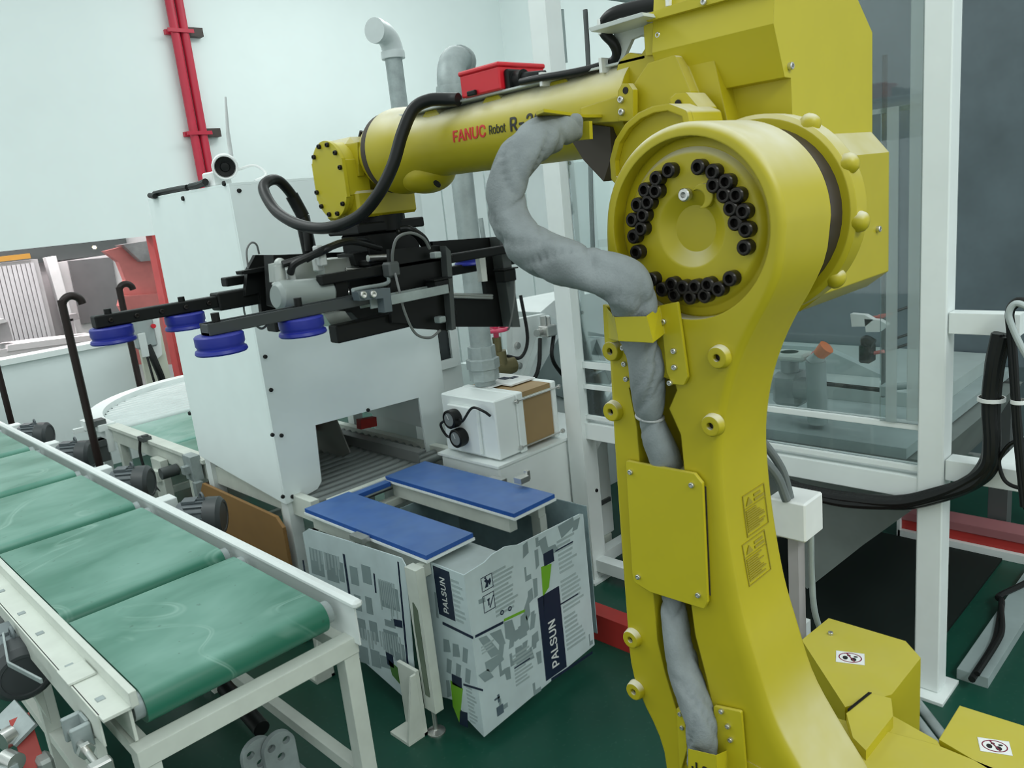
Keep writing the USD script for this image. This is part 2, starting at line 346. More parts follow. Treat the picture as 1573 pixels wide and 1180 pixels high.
part(t, 'red_panel', prism(xz([(160, 386), (200, 376), (250, 380), (262, 470), (205, 505), (184, 470), (193, 430), (182, 402)], 8.8), 'y', 8.8, 8.9), mat('faded_red', (0.55, 0.16, 0.15), 0.4, var=0.25, scale=2, bev=0))
part(t, 'lower_panel', prism(xz([(190, 455), (262, 450), (275, 560), (195, 560)], 8.7), 'y', 8.7, 8.8), mat('faded_red', (0, 0, 0)))
part(t, 'hood', prism(xz([(186, 376), (252, 366), (258, 398), (214, 402)], 8.75), 'y', 8.7, 8.95), mat('mottled_grey', (0.25, 0.24, 0.245), 0.4, var=0.5, scale=3, bev=0))
part(t, 'lamp', trimesh.creation.icosphere(2, 0.02).apply_translation(ony(145, 380, 8.9)), GLOW, 'small glowing yellow lamp')
part(t, 'floor_post', [box(2.02, 2.10, 8.72, 8.9, 0, .75), box(2.5, 2.58, 8.72, 8.9, 0, .75)], PNKG)
t = thing('workbench', 'low white bench with open cubbies below the grey door', 'bench', (0.8, 9.3, 0))
part(t, 'top', prism(xz([(0, 528), (62, 520), (135, 512), (138, 520), (62, 529), (0, 537)], 9.3), 'y', 9.0, 9.4), PNKW)
part(t, 'front', prism(xz([(0, 537), (140, 520), (150, 600), (0, 620)], 9.02), 'y', 9.02, 9.06), mat('pale_pink_front', (0.66, 0.62, 0.63), 0.6, bev=0))
part(t, 'upright', prism(xz([(96, 485), (116, 481), (120, 490), (99, 495)], 9.2), 'y', 9.15, 9.25), PNKG)
part(t, 'upright', prism(xz([(104, 490), (110, 489), (114, 512), (108, 513)], 9.2), 'y', 9.15, 9.25), PNKG)
t = thing('small_unit', 'small white and grey unit at the far left of the opening', 'machine', (0.2, 9.2, 0))
part(t, 'body', prism(xz([(-12, 497), (8, 493), (16, 522), (-12, 528)], 9.2), 'y', 9.1, 9.3), PNKG)
part(t, 'lid', prism(xz([(-12, 492), (2, 489), (8, 494), (-12, 499)], 9.15), 'y', 9.05, 9.3), PNKW)
single('red_column', 'red painted steel column at the right edge of the wall opening', 'column', cat(box(2.68, 2.98, 7.0, 7.02, 0, 1.825), box(2.68, 2.71, 7.02, 7.14, 0, 1.825), box(2.95, 2.98, 7.02, 7.14, 0, 1.825)), mat('salmon_red_paint', (0.52, 0.06, 0.06), 0.45, var=0.12))
t = thing('teach_pendant', 'grey handheld control pendant with dangling cable hung beside the red column', 'control pendant', (2.42, 6.85, 0))
part(t, 'stand', cat(box(2.36, 2.56, 6.9, 6.94, 0, 1.19), box(2.34, 2.5, 6.86, 6.94, 1.17, 1.24)), mat('cream_panel', (0.66, 0.68, 0.57), 0.5))
part(t, 'bracket', prism(xz([(206, 490), (245, 482), (250, 545), (242, 552), (204, 530)], 6.85), 'y', 6.86, 6.9), WPL)
part(t, 'body', rbox(2.30, 2.47, 6.78, 6.85, 0.93, 1.18, .015), GRYP)
part(t, 'screen', rbox(2.32, 2.38, 6.765, 6.782, 0.86, 1.06, .004), mat('pale_screen', (0.6, 0.64, 0.63), 0.3))
part(t, 'emergency_button', cyl((2.455, 6.79, 1.1), (2.455, 6.755, 1.1), .018), RED, 'red push button')
part(t, 'cable', cat(tube([(2.39, 6.8, .95), (2.41, 6.77, .8), (2.44, 6.78, .62), (2.42, 6.8, .42), (2.45, 6.82, .2), (2.44, 6.83, .012)], .03), tube([(2.36, 6.78, .87), (2.36, 6.75, .7), (2.38, 6.77, .5), (2.37, 6.8, .25), (2.38, 6.82, .012)], .01)), RUB)

# dark strip curtain behind the enclosure (overlapping vertical strips)
t = thing('strip_curtain', 'dark blue-grey curtain of overlapping vertical strips behind the machine enclosure', 'curtain', (5.2, 0.8, 0))
for i in range(15):
    y = -1.0+i*0.27
    part(t, 'strip', prism([(5.2+0.03*(i % 2), y), (5.2+0.03*(i % 2), y+0.31), (5.212+0.03*(i % 2)+0.02, y+0.29), (5.212+0.03*(i % 2)+.02, y+.02)], 'z', 0.02, 3.5),
         mat(f'curtain_strip_{i%3}', [(0.135, 0.18, 0.19), (0.20, 0.255, 0.26), (0.12, 0.165, 0.175)][i % 3], 0.45, var=0.1, scale=1.5, bev=0))
part(t, 'rail', box(5.18, 5.28, -1.05, 3.1, 3.5, 3.58), DGR)

# pipes on the back wall
t = thing('red_pipe', 'pair of thin red pipes clipped down the white back wall', 'pipe', (3.22, 6.94, 1.9))
for dx in (-.045, .035):
    part(t, 'pipe', cyl((3.22+dx, 6.93, 0.0), (3.22+dx, 6.93, 4.6), .036, 16), REDP)
for z in (ony(272, 48, 6.93)[2], ony(305, 205, 6.93)[2]):
    part(t, 'clip', [box(3.11, 3.34, 6.965, 7.0, z-.02, z+.02), box(3.10, 3.32, 6.885, 6.9, z-.015, z+.015)], REDP)
    part(t, 'clip_bolt', box(3.29, 3.42, 6.93, 7.0, z-.03, z+.04), mat('dark_clip', (0.05, 0.035, 0.03), 0.5))
def pipe_stack(label, x, y, zt, zb, r, toward, extra=None, hd=None):
    t = thing('grey_pipe', label, 'pipe', (x, y, zb))
    part(t, 'pipe', cyl((x, y, zb), (x, y, zt), r, 24), PIPE)
    d = np.array(toward, float)
    part(t, 'elbow', tube([(x, y, zt-.02), (x, y, zt+.04), (x+d[0]*.03, y+d[1]*.03, zt+.10), (x+d[0]*.09, y+d[1]*.09, zt+.135), (x+d[0]*.17, y+d[1]*.17, zt+.14)], r*1.22, 20), hd or PIPE)
    part(t, 'collar', lathe([(r, -.03), (r*1.36, -.03), (r*1.4, 0), (r*1.36, .02), (r, .02)], (x, y, zt), (0, 0, 1), 24), hd or PIPE)
    part(t, 'end_collar', cyl((x+d[0]*.15, y+d[1]*.15, zt+.14), (x+d[0]*.19, y+d[1]*.19, zt+.14), r*1.36, 24), hd or PIPE)
    if extra: extra(t)
    return t
P1 = EYE + ray(607, 110)*5.75
pz = P1[2]-.12
pipe_stack('grey standpipe with pale elbow pointing left, rising behind the hood', P1[0], P1[1], EYE[2]+ray(602, 85)[2]*5.75, 0.0, .062, (-.94, -.3), hd=mat('pale_pvc', (0.58, 0.63, 0.63), 0.4))
px, py = 2.43, 2.73
def pipe_fit(t):
    part(t, 'union', lathe([(.05, 0), (.07, 0), (.07, .05), (.078, .055), (.078, .10), (.066, .105), (.064, .16), (.05, .16)], (px, py, 1.02), PZ, 8), PIPE)
    part(t, 'blue_band', lathe([(.0, -.04), (.0525, -.04), (.0525, .04), (0, .04)], (px, py, onx(735, 485, 2.43)[2]), PZ, 24), mat('blue_tape', (0.04, 0.12, 0.22), 0.4), 'band of blue tape')
zt = EYE[2]+ray(690, 140)[2]*(np.array([px, py])@np.array([px, py]))/(ray(690, 140)[:2]@np.array([px, py]))
pipe_stack('thick grey pipe with right-pointing elbow rising from the white filter box', px, py, zt, 0.994, .05, (.85, .5), pipe_fit)

# ================================================================== MACHINE HOOD OVER THE ROLLER CONVEYOR
X0, X1, YH, YB, ZB, ZT = 1.50, 2.44, 3.05, 3.88, 0.655, 1.99
h = thing('machine_hood', 'tall white sheet-metal hood standing over the roller conveyor, with a cut-out opening', 'machine hood', (1.97, 3.45, 0))
fr = sg.Polygon([(X0, ZB), (X0, ZT), (X1, ZT), (X1, .66), (2.28, .64), (2.275, .935), (1.70, .955), (1.685, .70), (1.66, .672), (1.62, .665)])
part(h, 'front_panel', prism(fr, 'y', YH, YH+.012), WSH)
part(h, 'side_panel', prism([(YH+.013, ZB), (YH+.013, ZT), (YB, ZT), (YB, .74), (3.84, .735)], 'x', X0, X0+.012), WSH)
part(h, 'side_panel', prism([(YH+.013, .70), (YH+.013, ZT), (YB, ZT), (YB, .74)], 'x', X1-.012, X1), WSH)
part(h, 'top_panel', box(X0, X1, YH, YB, ZT, ZT+.01), WSH)
part(h, 'back_panel', prism(sg.Polygon([(X0+.013, .75), (X0+.013, ZT), (X1-.013, ZT), (X1-.013, .75), (2.36, .75), (2.36, 1.02), (1.6, 1.02), (1.6, .75)]), 'y', YB-.012, YB), WSH)
part(h, 'inner_panel', bar((2.0, 3.46, 1.03), (2.0, 3.84, .84), .74, .006, PX), mat('grey_inner_panel', (0.20, 0.20, 0.18), 0.5))
part(h, 'red_bracket', [bar((1.86, 3.6, .80), (2.05, 3.62, .80), .05, .06), bar((2.2, 3.5, .76), (2.3, 3.5, .75), .04, .05)], REDB, 'red bracket inside the opening')
part(t_ if 0 else h, 'guide_rail', [box(2.115, 2.12, 2.90, 3.86, .672, .725), box(2.12, 2.165, 2.90, 3.86, .72, .725)], mat('dull_guide', (0.15, 0.16, 0.155), 0.45))
for (a, b) in ((X0+.045, 3.095), (X1-.045, 3.095), (X0+.045, YB-.045), (X1-.045, YB-.045)):
    part(h, 'post', box(a-.03, a+.03, b-.03, b+.03, 0, ZT-.01), WHT)
hb = [onx(*p, X0) for p in ((235, 302), (282, 305), (345, 282), (292, 635))]
for p in hb: part(h, 'bolt', lathe([(0, 0), (.011, 0), (.009, .008), (0, .01)], p, NX, 12), RUB)
for p in ((367, 293), (387, 430), (395, 456), (407, 548), (416, 599), (418, 668), (432, 669), (434, 763), (449, 763), (565, 630), (690, 678), (432, 700), (488, 668)):
    q = ony(*p, YH)
    if q[0] < X1 and p not in ((432, 700), (488, 668), (387, 430), (395, 456)): part(h, 'bolt', lathe([(0, 0), (.009, 0), (.008, .007), (0, .009)], q, NY, 12), RUB)
single('black_cable', 'black cable lying along the top edge of the white hood', 'cable',
       cat(tube([onx(235, 300, X0)+(-.014, 0, 0), onx(243, 301, X0)+(-.014, 0, 0)], .012, sm=False), tube([(X0+.005, 3.80, 2.014), (X0+.01, 3.6, 2.016), (X0+.005, 3.44, 2.014)], .013), tube([(X0+.005, 3.41, 2.015), (X0+.005, 3.33, 2.016), (X0+.0, 3.25, 2.022)], .014)), RUB)
t = thing('security_camera', 'small white bullet security camera with antenna on the hood corner', 'security camera', (1.56, 3.16, 2.0))
c0 = np.array([1.57, 3.20, 2.075]); dcam = np.array([-.42, -.86, -.12]); dcam /= np.linalg.norm(dcam)
part(t, 'body', lathe([(0, -.075), (.035, -.072), (.05, -.05), (.052, .03), (.048, .05), (.042, .05), (.040, .035), (0, .035)], c0, dcam, 28), WPL)
part(t, 'lens', lathe([(0, .036), (.039, .036), (.036, .046), (.02, .042), (.016, .05), (0, .053)], c0, dcam, 24), BLK, 'dark camera lens')
part(t, 'mount', cat(rbox(1.52, 1.60, 3.22, 3.32, 2.0, 2.06, .006), tube([(1.56, 3.28, 2.02), (1.58, 3.25, 2.03), c0-dcam*.06], .016)), WPL)
part(t, 'antenna', cat(cyl(c0+(.035, -.0, .04), c0+(.038, 0, .13), .009, 10, .008), cyl(c0+(.038, 0, .13), c0+(.055, 0, .27), .0075, 10, .004)), mat('antenna_grey', (0.55, 0.57, 0.57), 0.4))
part(t, 'cable', tube([(1.63, 3.21, 2.06), (1.69, 3.18, 2.07), (1.72, 3.15, 2.03), (1.66, 3.14, 2.006)], .006), WPL)

# ================================================================== ROLLER CONVEYOR AND CURVED CONVEYOR
ZR = 0.665
t = thing('roller_conveyor', 'steel roller conveyor running under the white hood toward the blue boards', 'roller conveyor', (1.98, 3.6, 0))
part(t, 'side_rail', cat(box(1.535, 1.575, 2.90, 5.28, ZR-.07, ZR+.02), box(1.515, 1.58, 3.9, 5.28, ZR+.02, ZR+.04)), IVO)
part(t, 'side_rail', box(2.30, 2.34, 2.90, 5.28, ZR-.07, ZR+.02), IVO)
for i in range(15):
    part(t, 'roller', cyl((1.577, 2.95+i*.062, ZR-.015), (2.298, 2.95+i*.062, ZR-.015), .019, 14), mat('dull_roller_steel', (0.22, 0.245, 0.24), 0.4, 0.3))
part(t, 'roller_gap_shade', box(1.58, 2.295, 2.93, 3.88, ZR-.075, ZR-.07), DGR)  # dark sheet added below the rollers to paint shade into their gaps
part(t, 'bearing_plate', bar((1.6, 2.87, ZR-.01), (1.95, 2.87, ZR-.01), .03, .05), IVO)
hs = [cyl((1.62+i*.07, 2.853, ZR-.012), (1.62+i*.07, 2.849, ZR-.012), .012, 10) for i in range(5)]
part(t, 'slot_row', cat(hs), RUB, None, 32, True)
for i, (ya, yb) in enumerate(((3.90, 4.55), (4.57, 5.28))):
    pr = sg.LineString([(ya+.03, ZR-.03), (yb-.03, ZR-.03)]).buffer(.03, quad_segs=8)
    part(t, 'belt', prism(list(pr.exterior.coords)[:-1], 'x', 1.59, 2.29), BELTP if i else BELT)
for y in (3.15, 4.15, 5.2):
    for x in (1.555, 2.32): part(t, 'leg', box(x-.022, x+.022, y-.022, y+.022, 0, ZR-.07), IVO)
    part(t, 'crossbar', box(1.58, 2.30, y-.018, y+.018, .18, .22), IVO)
part(t, 'drive_bracket', [box(1.49, 1.53, 4.42, 4.56, .38, .62), box(1.47, 1.53, 4.45, 4.53, .5, .56)], IVO)
part(t, 'drive_hub', cyl((1.44, 4.3, .585), (1.53, 4.3, .585), .032, 16), DGR)
part(t, 'sensor', [box(1.49, 1.54, 4.62, 4.70, .70, .725), box(1.5, 1.53, 4.63, 4.66, .725, .735)], DGR)
part(t, 'sensor_cable', tube([(1.5, 4.68, .72), (1.48, 4.68, .62), (1.48, 4.62, .48), (1.5, 4.5, .42)], .008), RUB)
part(t, 'clamp', cat(box(1.47, 1.52, 3.93, 4.03, .60, .73), box(1.44, 1.5, 3.96, 4.0, .64, .68), box(1.46, 1.5, 3.9, 3.94, .52, .6)), PIPE)
t = thing('curved_conveyor', 'white curved end of the conveyor with rollers under a bent outer rail', 'curved conveyor', (2.0, 5.8, 0))
C, RO = (2.45, 5.36), 0.98
path = [(1.515, 5.28)] + [(C[0]+(RO-.045)*math.cos(a), C[1]+RO*math.sin(a)) for a in np.radians(np.linspace(180, 90, 15))] + [(3.3, C[1]+RO)]
ol = sg.LineString(path).buffer(.05, cap_style=2, join_style=1)
part(t, 'outer_rail', cat(prism(ol, 'z', ZR+.01, ZR+.05), prism(sg.LineString(path).buffer(.02, cap_style=2), 'z', ZR-.13, ZR+.01)), WHT)
for i in range(13):
    y = 5.33+i*.078
    xx = C[0]-(RO-.045)*math.sqrt(max(0.01, 1-((y-C[1])/RO)**2)) if y > C[1] else 1.515
    if y < C[1]+RO-.06: part(t, 'roller', cyl((xx+.055, y, ZR-.018), (3.25, y, ZR-.018), .036, 14), mat('pale_roller', (0.60, 0.66, 0.65), 0.4))
for p in ((1.53, 5.5), (1.85, 6.15), (2.6, 6.33)): part(t, 'leg', box(p[0]-.025, p[0]+.025, p[1]-.025, p[1]+.025, 0, ZR-.12), WHT)
part(t, 'clamp', cat(box(1.44, 1.53, 5.47, 5.56, ZR, ZR+.06), box(1.38, 1.5, 5.5, 5.53, ZR-.01, ZR+.02)), WHT)
part(t, 'sensor', [box(1.44, 1.52, 4.98+.32, 5.38, ZR+.045, ZR+.08), box(1.45, 1.5, 5.3, 5.36, .48, .62), box(1.42, 1.5, 5.29, 5.40, .58, .62)], DGR)
single('brown_side_panel', 'brown board panel leaning along the left side of the hood base', 'panel', prism([(3.06, .0), (3.06, .555), (3.11, .595), (3.84, .61), (3.88, .56), (3.88, .0)], 'x', 1.47, 1.485), BRN)

# ================================================================== BELT CONVEYOR IN FRONT (five green belts)
ZC, XL, XR, YF = .74, .455, 1.085, 1.93
cv = thing('belt_conveyor', 'long ivory conveyor of separate green belt sections with side motors', 'belt conveyor', (.77, 4.0, 0))
gaps = [1.935, 2.60, 3.44, 4.22, 5.04, 5.88, 6.7]
for i in range(6):
    a, b = gaps[i]+.018, gaps[i+1]-.018
    pr = sg.LineString([(a+.047, ZC-.047), (b-.047, ZC-.047)]).buffer(.047, quad_segs=12)
    bp = part(cv, 'belt', prism(list(pr.exterior.coords)[:-1], 'x', XL+.05, XR-.055), BELT)
    for y in (a+.045, b-.045):
        part(bp, 'roller_end', [cyl((XR-.056, y, ZC-.042), (XR-.03, y, ZC-.042), .034, 18), cyl((XL+.025, y, ZC-.042), (XL+.052, y, ZC-.042), .034, 18)], PIPE)
    part(cv, 'slider_bed', box(XL+.06, XR-.065, a+.09, b-.09, ZC-.1, ZC-.088), DGR)
part(cv, 'side_rail', [rbox(XR-.022, XR+.012, YF-.07, 6.8, ZC-.003, ZC+.024, .009), box(XR-.006, XR+.0, YF-.04, 6.8, ZC-.13, ZC-.004)], WHT)
part(cv, 'side_rail', cat(box(XL-.052, XL+.02, YF+.01, 6.8, ZC-.012, ZC-.004), box(XL+.012, XL+.03, YF, 6.8, ZC-.004, ZC+.036), box(XL-.056, XL-.05, YF+.04, 6.8, ZC-.09, ZC-.004), box(XL+.01, XL+.018, YF+.03, 6.8, ZC-.11, ZC-.014)), IVO)
for y in (YF+.1, YF+.34, YF+.62, 2.75, 3.0, 3.3):
    part(cv, 'rail_slot', box(XL-.035, XL-.015, y, y+.022, ZC-.005, ZC-.002), PIPE)
for y in (2.17,): part(cv, 'joint_plate', box(XL-.06, XL+.008, y, y+.10, ZC-.003, ZC+.003), IVO)
# tension screws under the left rail
for y in (YF+.06, 3.0):
    tp = part(cv, 'tension_block', cat(rbox(XL-.105, XL-.058, y+.05, y+.065, ZC-.115, ZC-.05, .003), rbox(XL-.105, XL-.058, y+.12, y+.135, ZC-.115, ZC-.05, .003), box(XL-.066, XL-.058, y+.065, y+.12, ZC-.115, ZC-.05)), PIPE)
    part(tp, 'screw', cat(cyl((XL-.09, y-.10, ZC-.09), (XL-.09, y+.13, ZC-.09), .009, 12), rbox(XL-.115, XL-.065, y-.12, y-.09, ZC-.115, ZC-.065, .004), cyl((XL-.09, y+.0, ZC-.09), (XL-.09, y+.015, ZC-.09), .02, 6)), STL, 'bright tensioning screw')
part(cv, 'hanger_bracket', cat(bar((XL-.08, 2.38, ZC-.06), (XL-.12, 2.55, ZC-.05), .006, .014), bar((XL-.12, 2.55, ZC-.05), (XL-.09, 2.72, ZC-.03), .006, .014)), PIPE)
part(cv, 'end_beam', box(XL-.004, XR+.004, YF-.014, YF+.04, ZC-.165, ZC-.114), IVO)
for x in (XL+.022, XR-.022):
    for y in (YF+.015, 3.05, 4.6, 6.2): part(cv, 'leg', box(x-.025, x+.025, y-.025, y+.025, 0.0, ZC-.118), IVO)
for x in (XL+.022, XR-.022):
    part(cv, 'stringer', box(x-.02, x+.02, YF+.042, 6.5, ZC-.16, ZC-.12), IVO)
    part(cv, 'lower_rail', box(x-.02, x+.02, YF+.04, 6.2, .13, .17), IVO)
for y in (3.05, 4.6, 6.2): part(cv, 'crossbar', box(XL+.04, XR-.04, y-.02, y+.02, .13, .17), IVO)
for y in (2.08, 2.72):
    part(cv, 'gusset', prism([(XL-.03, .36), (XL-.03, ZC-.12), (XL-.05, ZC-.12), (XL-.06, .5)], 'y', y, y+.12), IVO)
def motor(parent, x, y, z, r, L, dirx, tone=MOT):
    d = np.array([dirx, 0, 0], float) if np.isscalar(dirx) else np.array(dirx, float)
    d /= np.linalg.norm(d); o = np.array([x, y, z])
    mp = part(parent, 'drive_motor', lathe([(0, 0), (r*.6, 0), (r*.9, .02), (r*.95, L*.25), (r*.95, L*.7), (r*.8, L*.7), (0, L*.7)], o, d, 28), tone)
    fins = []
    a, b, _ = frame_of(d)
    for k in range(20):
        t_ = 2*np.pi*k/20; w = math.cos(t_)*a+math.sin(t_)*b
        fins.append(bar(o+d*L*.26+w*r*.98, o+d*L*.68+w*r*.98, .006, r*.14, w))
    part(mp, 'cooling_fins', cat(fins), tone, None, False, True)
    part(mp, 'fan_cover', lathe([(0, L*.64), (r*1.04, L*.64), (r*1.07, L*.68), (r*1.05, L*.92), (r*.85, L), (r*.72, L), (r*.70, L*.985), (0, L*.985)], o, d, 30), MOTD)
    part(mp, 'terminal_box', bar(o+d*L*.22+(0, 0, r*.98), o+d*L*.50+(0, 0, r*.98), r*.7, r*.16), tone)
    part(mp, 'lifting_eye', tube([o+d*L*.62+(0, -.015, r*.95), o+d*L*.62+(0, -.017, r*1.22), o+d*L*.62+(0, .0, r*1.36), o+d*L*.62+(0, .017, r*1.22), o+d*L*.62+(0, .015, r*.95)], .005, 8), tone)
    return mp
for y in (3.30, 4.10, 4.98, 5.80):
    mp = motor(cv, XR+.05, y+.03, ZC-.085, .082, .20, (1, -.80, -.06))
    part(mp, 'gear_housing', rbox(XR+.016, XR+.055, y-.03, y+.08, ZC-.13, ZC-.03, .006), WHT, 'white gear housing')
    part(mp, 'cable_box', rbox(XR+.02, XR+.11, y+.13, y+.21, ZC-.07, ZC-.02, .004), WHT, 'small white cable box')
    part(mp, 'motor_plate', box(XR+.016, XR+.06, y+.08, y+.24, ZC-.09, ZC-.07), WHT)
e_ = onz(38, 1040, .60); d_ = np.array([-.12, -1, -.10]); d_ /= np.linalg.norm(d_); o_ = e_-d_*.25
mp = motor(cv, o_[0], o_[1], o_[2], .085, .25, d_, mat('motor_blue_grey', (0.16, 0.19, 0.20), 0.4, var=0.08))
part(mp, 'gear_housing', rbox(o_[0]-.06, o_[0]+.06, o_[1]+.005, o_[1]+.12, o_[2]-.07, o_[2]+.06, .02), DGR)
part(mp, 'support_foot', box(o_[0]-.05, o_[0]+.05, o_[1]-.16, o_[1]-.02, o_[2]-.10, o_[2]-.075), DGR)

# hooked poles
def hook(label, x, y, zt, r=.021, hx=1.0, hy=-.1):
    b = np.array([x, y, 0]); pts = [(x, y, 0), (x, y, zt*.5), (x, y, zt-.05)]
    for a in np.radians(np.linspace(160, 0, 7)):
        pts.append((x+hx*(.048+.048*math.cos(a)), y+hy*(.048+.048*math.cos(a)), zt-.02+.05*math.sin(a)))
    t = thing('hooked_pole', label, 'pole', b)
    part(t, 'pole', tube(pts, r, 14, 6), HOOK)
    part(t, 'base_plate', box(x-.06, x+.06, y-.06, y+.06, 0, .012), HOOK)
hook('dark pole with hooked top, nearest one, beside the second conveyor motor', 1.27, 4.72, onx(93, 457, 1.27)[2]-.03)
hook('dark hooked pole standing before the pendant, behind the curved conveyor rail', 2.14, 6.43, ony(187, 437, 6.43)[2]-.03, .024)
hook('dark pole cut off by the left picture edge beside the farthest motor', 1.27, 6.6, 1.56)

# clutter at the lower left corner below the conveyor
t = thing('clamp_bracket', 'grey slotted bracket with red arm at the bottom left corner', 'bracket', (.12, 2.25, 0))
bx = lambda px, py, z: onz(px, py, z)
part(t, 'slotted_plate', bar(bx(8, 1092, .55), bx(40, 1130, .52), .07, .012, (-.4, -.5, .7)), PIPE)
part(t, 'arm', bar(bx(30, 1105, .53), bx(55, 1185, .42), .05, .05), mat('arm_red', (0.42, 0.05, 0.04), 0.45))
part(t, 'roller', cat(cyl(bx(2, 1140, .52), bx(20, 1128, .52), .028, 18), cyl(bx(8, 1165, .5), bx(26, 1172, .5), .025, 18)), STL)
part(t, 'cylinder', rbox(*sorted((bx(50, 1165, .45)[0], bx(85, 1170, .45)[0])), *sorted((bx(50, 1185, .45)[1], bx(70, 1155, .45)[1])), .40, .46, .008), ALU)
part(t, 'post', bar((bx(8, 1185, .5)[0], bx(8, 1185, .5)[1], 0), bx(12, 1175, .5), .04, .04), PIPE)
t = thing('pulley_bracket', 'grey pulley bracket with round cut-outs and dark shaft on the floor rail', 'bracket', onz(415, 1175, .15))
c = onz(415, 1150, .2)
def lobe(cx, cy, s):
    A = sg.Polygon(arc(cx, cy, s, 0, 360, 30)).union(sg.box(cx-s, cy-s*2.4, cx+s, cy))
    for a in (30, 150, 270): A = A.difference(sg.Polygon(arc(cx+.55*s*math.cos(math.radians(a)), cy+.55*s*math.sin(math.radians(a)), s*.24, 0, 360, 14)))
    return A
for k, (px_, py_) in enumerate(((398, 1160), (430, 1150))):
    q = onz(px_, py_, .2)
    part(t, 'side_plate', prism(lobe(q[0], q[2], .055), 'y', q[1], q[1]+.02), PIPE)
part(t, 'shaft', cyl(onz(402, 1120, .22), onz(345, 1055, .26), .028, 14), BLK)
part(t, 'foot', box(c[0]-.08, c[0]+.1, c[1]-.06, c[1]+.06, 0, .07), PIPE)

# ================================================================== LIFT TABLE WITH BLUE BOARDS AND PRINTED FILM SKIRT
t = thing('loading_table', 'ivory frame table with clips that carries two blue boards', 'table', (1.8, 2.4, 0))
ZP = .655
for x in (1.52, 1.66, 1.93, 2.09): part(t, 'support_beam', box(x-.02, x+.02, 2.10, 2.84, ZP-.06, ZP+.007), IVO)
part(t, 'link', box(1.46, 1.503, 2.076, 2.11, ZP-.05, ZP-.006), IVO)
part(t, 'end_beam', box(1.48, 2.13, 2.80, 2.845, ZP-.09, ZP-.06), IVO)
part(t, 'front_plate', box(1.512, 1.70, 1.912, 2.10, ZP-.022, ZP-.012), FILMG)
for x, y in ((1.447, 2.10), (2.10, 2.13), (1.50, 2.82), (2.10, 2.82)):
    lg = part(t, 'leg', box(x-.019, x+.019, y-.024-.014*(x < 1.46), y+.024, .10, ZP-.06+.055*(x < 1.46)), IVO)
    if x < 1.46: part(lg, 'slot', prism(rpoly([(y-.02, .16), (y-.02, .50), (y+.004, .53), (y+.012, .42), (y+.006, .16)], .004), 'x', x-.0205, x-.019), mat('olive_slot', (0.13, 0.17, 0.12), 0.5))
    part(lg, 'levelling_foot', lathe([(0, 0), (.034, 0), (.034, .006), (.012, .014), (.009, .02), (.009, .10), (0, .10)], (x, y, 0), PZ, 18), STL, 'shiny levelling foot')
for i, y in enumerate((2.17, 2.78)):
    part(t, 'floor_bracket', cat(box(1.335, 1.42, y-.055, y+.055, 0, .012), prism([(1.335, .012), (1.406, .012), (1.406, .25), (1.385, .25)], 'y', y-.055, y-.045), box(1.406, 1.42, y-.055, y+.055, 0, .26)), IVO)
for (x, y) in ((1.452, 2.42), (2.143, 2.40)):
    part(t, 'clip', cat(box(x-.018, x+.018, y-.04, y+.04, ZP+.01, ZP+.03), box(x-.012, x+.01, y-.02, y+.02, ZP-.04, ZP+.02)), STL)
single('blue_board', 'blue plastic topped board on the loading table, the one nearer the green conveyor', 'board', cat(box(1.475, 1.69, 2.055, 2.845, .674, .69)), BLP, 'boards')
stage.GetPrimAtPath('/World/blue_board').ClearCustomDataByKey('group') if stage.GetPrimAtPath('/World/blue_board').GetCustomDataByKey('group') else None
single('blue_board', 'blue plastic topped board on the loading table, the one beside the white filter box', 'board', box(1.893, 2.12, 2.05, 2.86, .674, .69), BLP)
single('board_backing', 'thin white backing sheet under the blue board nearer the green conveyor', 'sheet', box(1.472, 1.693, 2.05, 2.85, ZP+.008, .673), WHT)
single('board_backing', 'thin white backing sheet under the blue board beside the filter box', 'sheet', box(1.89, 2.123, 2.045, 2.863, ZP+.008, .673), WHT)
single('blue_strip', 'narrow blue strip joining the two boards below the roller end', 'board', box(1.70, 1.885, 2.815, 2.86, .655, .675), BLP)

# printed sheets: helper that draws flat print on a sheet face
def printer(parent, org, u, v):
    org, u, v = [np.asarray(k, float) for k in (org, u, v)]; w = np.cross(u, v)
    def poly(pts, d=.0012):
        P = pts if isinstance(pts, (sg.Polygon, sg.MultiPolygon)) else sg.Polygon(pts)
        if not P.is_valid: P = P.buffer(0)
        ms = [trimesh.creation.extrude_polygon(g, d, engine='earcut') for g in getattr(P, 'geoms', [P])]
        m = cat(ms); V = np.asarray(m.vertices)
        return trimesh.Trimesh(org+V[:, :1]*u+V[:, 1:2]*v+V[:, 2:]*w, m.faces, process=False)
    def rect(a, b, c, d, z=.0012): return poly([(a, c), (b, c), (b, d), (a, d)], z)
    def lines(a, b, c, d, n, rng, ang=0):
        out = []
        for i in range(n):
            y = c+(d-c)*(i+.5)/n; L = a+(b-a)*rng.uniform(.55, 1)
            out.append(rect(a, L, y-(d-c)/n*.28, y+(d-c)/n*.28, .0008))
        return cat(out)
    def band(a, b, c, d, s, h, flip=False):
        nb = part(parent, 'navy_band', rect(a, b, c, d), NAVY)
        o = org+u*((a+b)/2+h*.5)+v*(c+(d-c)*.08)+w*.0012
        m = text(s, h, o, v, -u, .0008, True); part(parent, 'lettering', m, WPL, 'white lettering reading upward')
    return poly, rect, lines, band
rng = random.Random(11)
def fuse(ps):
    from shapely.ops import unary_union
    return unary_union([sg.Polygon(p).buffer(0) if not hasattr(p, 'geom_type') else p for p in ps])
